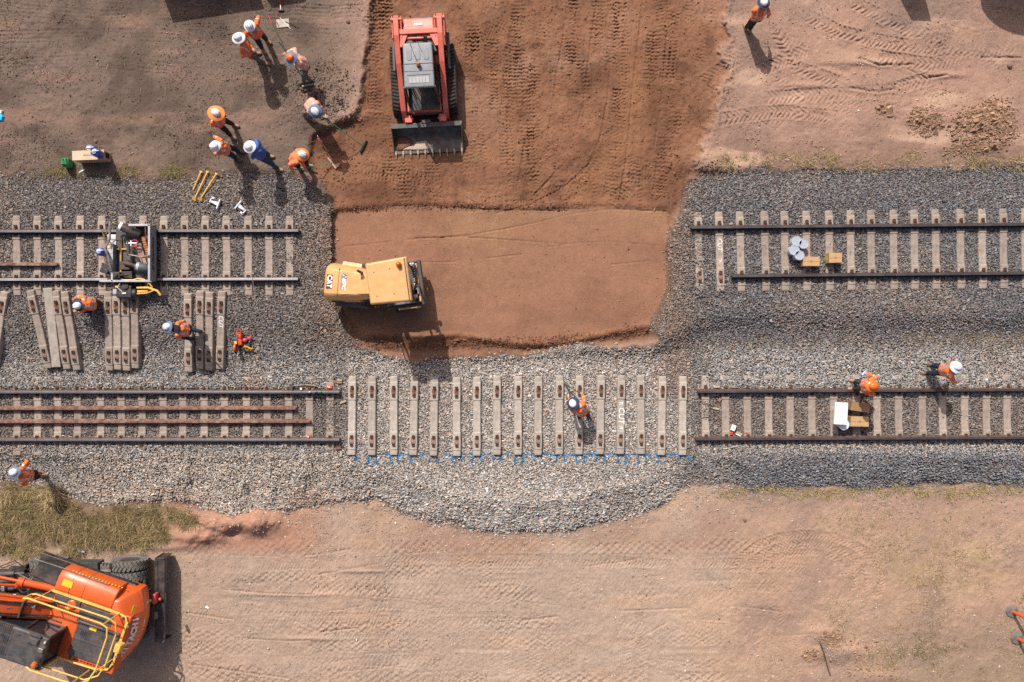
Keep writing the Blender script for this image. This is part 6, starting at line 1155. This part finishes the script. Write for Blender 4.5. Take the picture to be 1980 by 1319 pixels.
for x, mm_, l in ((600,mat('white_lid',(.75,.75,.78),.5),'white rimmed'),(612,mat('blue_lid',(.02,.16,.62),.4),'blue'),(620.5,mat('green_lid',(.08,.45,.12),.4),'green')):
    th = thing('marker_can', 'small %s spray can standing on the rail head' % l, 'spray can', W(x,758.3,-.173)); b = MB(); b.lathe((0,0,0),[(.03,0),(.032,.01),(.032,.13),(.022,.15)],14); part('can_body', b, mm_, th, smooth=True); b = MB(); b.lathe((0,0,.148),[(.014,0),(.014,.03),(.001,.03)],10); part('nozzle', b, m_black, th)
m_rb = mat('red_block', (.62,.07,.05), .5, noise=.1)
for x, y, l in ((637.5,748,'small red clamp block at the cut end of the upper rail'),(597,844,'small red clamp block inside the lower rail near the loose rail end')):
    th = thing('clamp_block', l, 'clamp', G(x,y,.05)); b = MB(); b.bb(-.09,.09,-.05,.05,0,.07); b.bb(-.04,.04,-.08,.05,0,.05); part('block', b, m_rb, th, bevel=.012); b = MB(); b.cyl((-.0,0,.07),(0,0,.085),.022); b.cyl((-.05,.02,.07),(-.05,.02,.082),.014); part('bolt', b, m_wht, th)
def blockp(x, y, dx, dy, rz, mm_, label, h=.07, dz=.02):
    th = thing('timber_block', label, 'block', G(x,y,dz), rz); b = MB(); b.bb(-dx/2,dx/2,-dy/2,dy/2,0,h); part('block', b, mm_, th, bevel=.006); b = MB(); b.bb(-dx/2-.002,-dx/2+.015,-dy/2-.002,dy/2+.002,.005,h-.005); part('end_grain', b, m_cardb, th)
m_blk2 = mat('pale_timber', T(206,186,160), .8, noise=.15)
blockp(657,735,.16,.05,-.05,m_blk2,'pale timber block above the end of the cut upper rail'); blockp(657,739.5,.15,.06,.0,m_wood,'second pale timber offcut just below the other by the rail end')
blockp(664,777,.20,.06,.35,m_blk2,'pale split timber lying between the rail ends and the first loose sleeper'); blockp(655,866,.17,.09,.15,m_rr,'brown timber block under the end of the lower cut rail'); blockp(660,878,.07,.15,-.25,m_blk2,'pale striped block by the foot of the first loose sleeper')
blockp(1385,748,.20,.06,.1,m_blk2,'pale timber offcut above the right hand upper rail end'); blockp(1384,790,.19,.06,-.2,m_blk2,'pale timber offcut left of the third right hand sleeper')
blockp(1391,773,.12,.08,.9,mat('reddish_scrap', T(178,120,106), .8),'reddish scrap on the gravel between the first right hand sleepers')
# weld mould bits
def bit(x, y, dx, dy, h, rz, mm_, label, nm='mould_piece', cat='mould', hole=True, dz=.03):
    th = thing(nm, label, cat, G(x,y,dz), rz); b = MB(); b.bb(-dx/2,dx/2,-dy/2,dy/2,0,h); part('block', b, mm_, th, bevel=.008)
    if hole: b = MB(); b.cyl((0,0,h),(0,0,h+.003),.018); b.cyl((dx*.25,-dy*.2,h),(dx*.25,-dy*.2,h+.003),.01); part('hole', b, m_dgrey, th)
bit(1417,827,.13,.18,.10,-.35,m_wht,'white ceramic mould piece with small holes beside the lower rail'); bit(1413,838,.11,.09,.06,.2,m_rb,'bright red clamp left of the striped mould by the lower rail'); bit(1429,837.5,.19,.06,.06,-.4,m_blk2,'cream mould plate lying by the lower rail',hole=False); bit(1427,841,.17,.04,.07,-.4,m_wht,'white strip lying against the cream mould plate',hole=False)
bit(1442,837,.12,.05,.06,-.05,mat('coral_red',(.62,.13,.12),.6),'coral red clamp right of the cream mould plate'); bit(1440,844,.10,.05,.05,.1,mat('dull_purple_red',(.30,.10,.10),.6),'dull red clamp nearest the lower rail foot',hole=False)
# crates, boxes, cans right
for x, y, r, l in ((1540,467,.165,'rear left of the four, lid askew'),(1553,472,.155,'rear right of the four'),(1535,484,.165,'front left of the four'),(1545,494,.155,'nearest the cardboard box')):
    th = thing('metal_bucket', 'silver lidded metal bucket, '+l, 'bucket', W(x,y,.30)-Vector((0,0,.27)), 0, 'silver buckets beside the cardboard boxes'); b = MB(); b.lathe((0,0,0),[(r*.82,0),(r*.9,.30),(r*.92,.30)],24); part('bucket_body', b, m_wst, th, smooth=True); b = MB(); b.lathe((0,0,.30),[(r*.95,0),(r*.95,.02),(r*.86,.022),(r*.84,.012),(.001,.012)],28); part('lid', b, mat('silver_lid',(.50,.53,.60),.35,.3,noise=.04), th, smooth=True)
    b = MB(); b.tube([(r*.95*math.cos(a)-.03,r*.95*math.sin(a)+.02,.22) for a in [math.pi*(.55+.9*k/10) for k in range(11)]],.005,5); part('wire_handle', b, m_steel, th)
def box(x0, y0, x1, y1, ztop, h, rz, mm_, label, flap=True, skew=0):
    c = W((x0+x1)/2, (y0+y1)/2, ztop); f = (CH-ztop)/CH/PPM; w = (x1-x0)*f; d = (y1-y0)*f; th = thing('cardboard_box', label, 'box', (c.x,c.y,ztop-h), rz); b = MB(); b.bb(-w/2,w/2,-d/2,d/2,0,h); bd = part('box_body', b, mm_, th, bevel=.004)
    if flap: b = MB(); b.bb(-w/2-.001,w/2+.001,-.006,.006,h-.001,h+.003); b.bb(-w*.06,w*.06,-.03,.03,h,h+.004); part('tape_seam', b, m_cardb, th)
    return th, w, d, h
box(1553,496.5,1585,514.5,.33,.30,.0,m_card,'plain cardboard box right beside the silver buckets'); th, w, d, h = box(1603,489,1628,508,.40,.34,R(1),m_card,'smaller cardboard box with an open slit and yellow label'); b = MB(); b.bb(-w/2-.004,-w/2,-d*.2,d*.3,.05,.2); part('yellow_label', b, m_ylab, th)
th, w, d, h = box(1614,778.5,1639,821,.16,.10,R(-3),m_wht,'long white box lying over two pale buckets',False); th.location.z += .0
b = MB(); [b.bb(-w*.42,w*.42,-.12-.03*i,-.115-.03*i,h,h+.002) for i in range(3)]; b.bb(-w*.4,w*.4,.05,.053,h,h+.002); part('printed_lines', b, m_tape, th)
for x, y, l in ((1621,790,'pale bucket sticking out at the upper left of the white box'),(1626,817,'pale bucket below the lower end of the white box')):
    th = thing('plastic_bucket', l, 'bucket', W(x-2,y+2,-.36)); b = MB(); b.lathe((0,0,0),[(.13,0),(.155,.28),(.17,.29),(.17,.32),(.155,.32),(.15,.30)],22); part('bucket_body', b, mat('translucent_white',(.58,.62,.66),.4), th, smooth=True); b = MB(); b.lathe((0,0,.30),[(.15,0),(.001,.005)],22); part('lid', b, m_wht, th)
box(1646,779,1682,796,.02,.36,R(-9),m_cardb,'brown cardboard box nearer the rail, turned slightly'); box(1645,806,1680,825,.02,.36,R(-1),m_card,'brown taped cardboard box below its twin')
th = thing('paper_cup', 'pale blue bottle held by the orange hatted worker', 'bottle', W(1671,721,gz(1671,730)+.98), .8); b = MB(); b.lathe((0,0,0),[(.001,-.10),(.035,-.10),(.035,.06),(.015,.09),(.001,.10)],12,'x'); part('bottle_body', b, mat('pale_blue_plastic',(.42,.46,.66),.4), th, smooth=True)
# lever bar held by the lone worker
p0 = G(1091.5,742,.05); th = thing('lever_bar', 'dark two armed lever held by the lone worker over the sleepers', 'tool', p0); a = W(1126.5,764,gz(1120,800)+.84)-p0; b2 = W(1101,769,gz(1120,800)+.80)-p0; b = MB(); b.tube([(0,0,0),a],.015,8); part('lever', b, m_dgrey, th); b = MB(); b.tube([(.02,.0,.02),(.12,-.18,.35),b2],.013,8); part('lever', b, m_dgrey, th); b = MB(); b.ball(a,.03); part('knob', b, m_black, th)
# star picket, bollards, litter
p0 = G(1583,1237,-.1); p1 = W(1609,1269,gz(1583,1237)+1.25); th = thing('star_picket', 'grey steel fence picket standing among broken clods', 'fence post', p0); d = p1-p0; b = MB()
for k in range(3): a = k*2.094; n_ = Vector((math.cos(a),math.sin(a),0)); s_ = Vector((-n_.y,n_.x,0)); b.loft([[q+o_ for o_ in (s_*.003, n_*.03+s_*.003, n_*.03-s_*.003, -s_*.003)] for q in (Vector(), d)])
part('post', b, mat('galvanised', (.36,.37,.40), .5, .5, noise=.15), th)
for (x, y, dx, dy, l) in ((1956,1182,28,10,'orange bollard on a black stone weighted base, further from the corner'),(1966,1234,26,17,'orange bollard on a plain black base nearer the corner'),(1990,1151,30,12,'bollard whose black base just shows at the right picture edge')):
    p0 = G(x,y); g0 = p0.z; th = thing('safety_bollard', l, 'bollard', p0); b = MB(); b.lathe((0,0,0),[(.20,0),(.21,.02),(.19,.05),(.10,.07),(.05,.075)],8); part('base', b, m_rub, th, bevel=.006); d = W(x+dx,y+dy,g0+1.0)-p0; d.z = 1.0; d = Vector((.12,.0,1.0))
    b = MB(); b.tube([(0,0,.05), d*.5, d], .045, 14); part('post', b, mat('fluoro_orange',(.85,.10,.03),.45,noise=.05), th, smooth=True); b = MB(); b.cyl(d*.62, d*.74, .048, 14); part('reflective_band', b, m_wht, th)
for x, y, L, r_, rz, l, mm_ in ((401,1175,.12,.035,-.7,'crumpled white paper near the excavator shadow',m_wht),(690,1237,.07,.02,1.2,'tiny white scrap on the tyre marked ground',m_wht),(750,1247,.30,.03,-1.25,'white splinter of wood on the tyre marked ground',m_blk2),(388,1000,.0,.0,0,'',None)):
    if mm_ is None: continue
    th = thing('litter', l, 'litter', G(x,y,.01), rz); b = MB(); b.loft([[(-L/2,-r_,0),(L/2,-r_*.6,0),(L/2,r_*.8,0),(-L/2,r_,0)],[(-L/2+.01,-r_*.7,.03),(L/2-.02,-r_*.3,.02),(L/2-.01,r_*.5,.025),(-L/2+.02,r_*.6,.02)]]); part('scrap', b, mm_, th)
for x, y, s, l in ((673,42,.12,'lone brown rock on the gravelly soil left of the loader'),(185,273,.11,'dark clod on the soil above the plywood box'),(1952,128,.14,'pale rock at the right end of the north ground'),(1440,1006,.10,'lone brown rock on the tan ground below the right track'),(1660,214,.05,'tiny white stone on the north east soil')):
    th = thing('rock', l, 'rock', G(x,y,.0)); b = MB(); rr_ = random.Random(int(x)); b.loft([[(s*(.5+.2*rr_.random())*math.cos(k*.785),s*(.4+.2*rr_.random())*math.sin(k*.785),0) for k in range(8)],[(s*(.45+.2*rr_.random())*math.cos(k*.785),s*(.4+.2*rr_.random())*math.sin(k*.785),s*.35) for k in range(8)],[(s*.2*math.cos(k*.785),s*.2*math.sin(k*.785),s*.55) for k in range(8)]]); part('rock_body', b, mat('brown_rock', T(150,116,98), .9, noise=.25, bump=.01, bscale=20) if x != 1660 else m_wht, th)
# ------------------------------------------------------------------ unseen shadow casters put just beyond the north edge (their shadows fall into view)
def truck(px, py, rz, label, L, Wd, H, bodym, tank=False):
    th = thing('parked_truck' if not tank else 'tank_shadow_caster', label, 'truck', G(px,py), rz); b = MB(); b.bb(-L/2,L/2,-Wd*.3,Wd*.3,.55,.8); part('chassis', b, m_blk, th, bevel=.02)
    b = MB(); b.loft([[(L/2-1.7,-Wd/2,.6),(L/2,-Wd/2,.6),(L/2,Wd/2,.6),(L/2-1.7,Wd/2,.6)],[(L/2-1.7,-Wd/2,H*.55),(L/2-.05,-Wd/2,H*.5),(L/2-.05,Wd/2,H*.5),(L/2-1.7,Wd/2,H*.55)],[(L/2-1.6,-Wd/2+.1,H*.88),(L/2-.55,-Wd/2+.1,H*.88),(L/2-.55,Wd/2-.1,H*.88),(L/2-1.6,Wd/2-.1,H*.88)]]); part('cab', b, m_wht, th, bevel=.05, seg=3, smooth=True)
    b = MB(); b.box((L/2-.28,0,H*.68),(.03,Wd*.8,H*.3),ry=-.55); part('windscreen', b, m_glass, th)
    if tank: b = MB(); b.loft([[(x, r*math.cos(k*.2618), H*.62+r*.85*math.sin(k*.2618)) for k in range(24)] for x, r in ((-L/2,.55),(-L/2+.15,Wd*.48),(L/2-1.95,Wd*.48),(L/2-1.8,.55))]); part('tank', b, bodym, th, smooth=True)
    else: b = MB(); b.bb(-L/2,L/2-1.8,-Wd/2,Wd/2,.8,.9); part('tray', b, bodym, th); [part('tray_side', MB().bb(-L/2,L/2-1.8,s*Wd/2-.03,s*Wd/2+.03,.9,H*.8), bodym, th) for s in (-1,1)]
    for x in (-L/2+.9, L/2-.9):
        for s in (-1,1): tread_wheel(th, (x,s*(Wd/2-.15),.45), .45, .26, lugs=16)
truck(436,-128,R(8),'white tray truck parked beyond the top edge above the standing group',4.6,1.95,2.0,m_dgrey)
truck(1925,-300,R(94),'unseen water truck added beyond the top right corner to cast a rounded shadow',7.0,2.6,3.0,m_wht,True)  # out of view, tank shape picked for the rounded shadow it throws
th = thing('sign_shadow_caster', 'unseen sign board added beyond the top edge to cast a narrow shadow', 'sign', G(1742,-62)); b = MB(); b.tube([(-.3,0,0),(0,0,1.2)],.03,6); b.tube([(.3,0,0),(0,0,1.2)],.03,6); part('legs', b, m_steel, th); b = MB(); b.prism([(-.42,-.02),(.42,-.02),(.42,.02),(-.42,.02)],.7,1.9,top=.7); part('board', b, m_ylab, th)  # out of view, added to throw the narrow shadow at the top edge
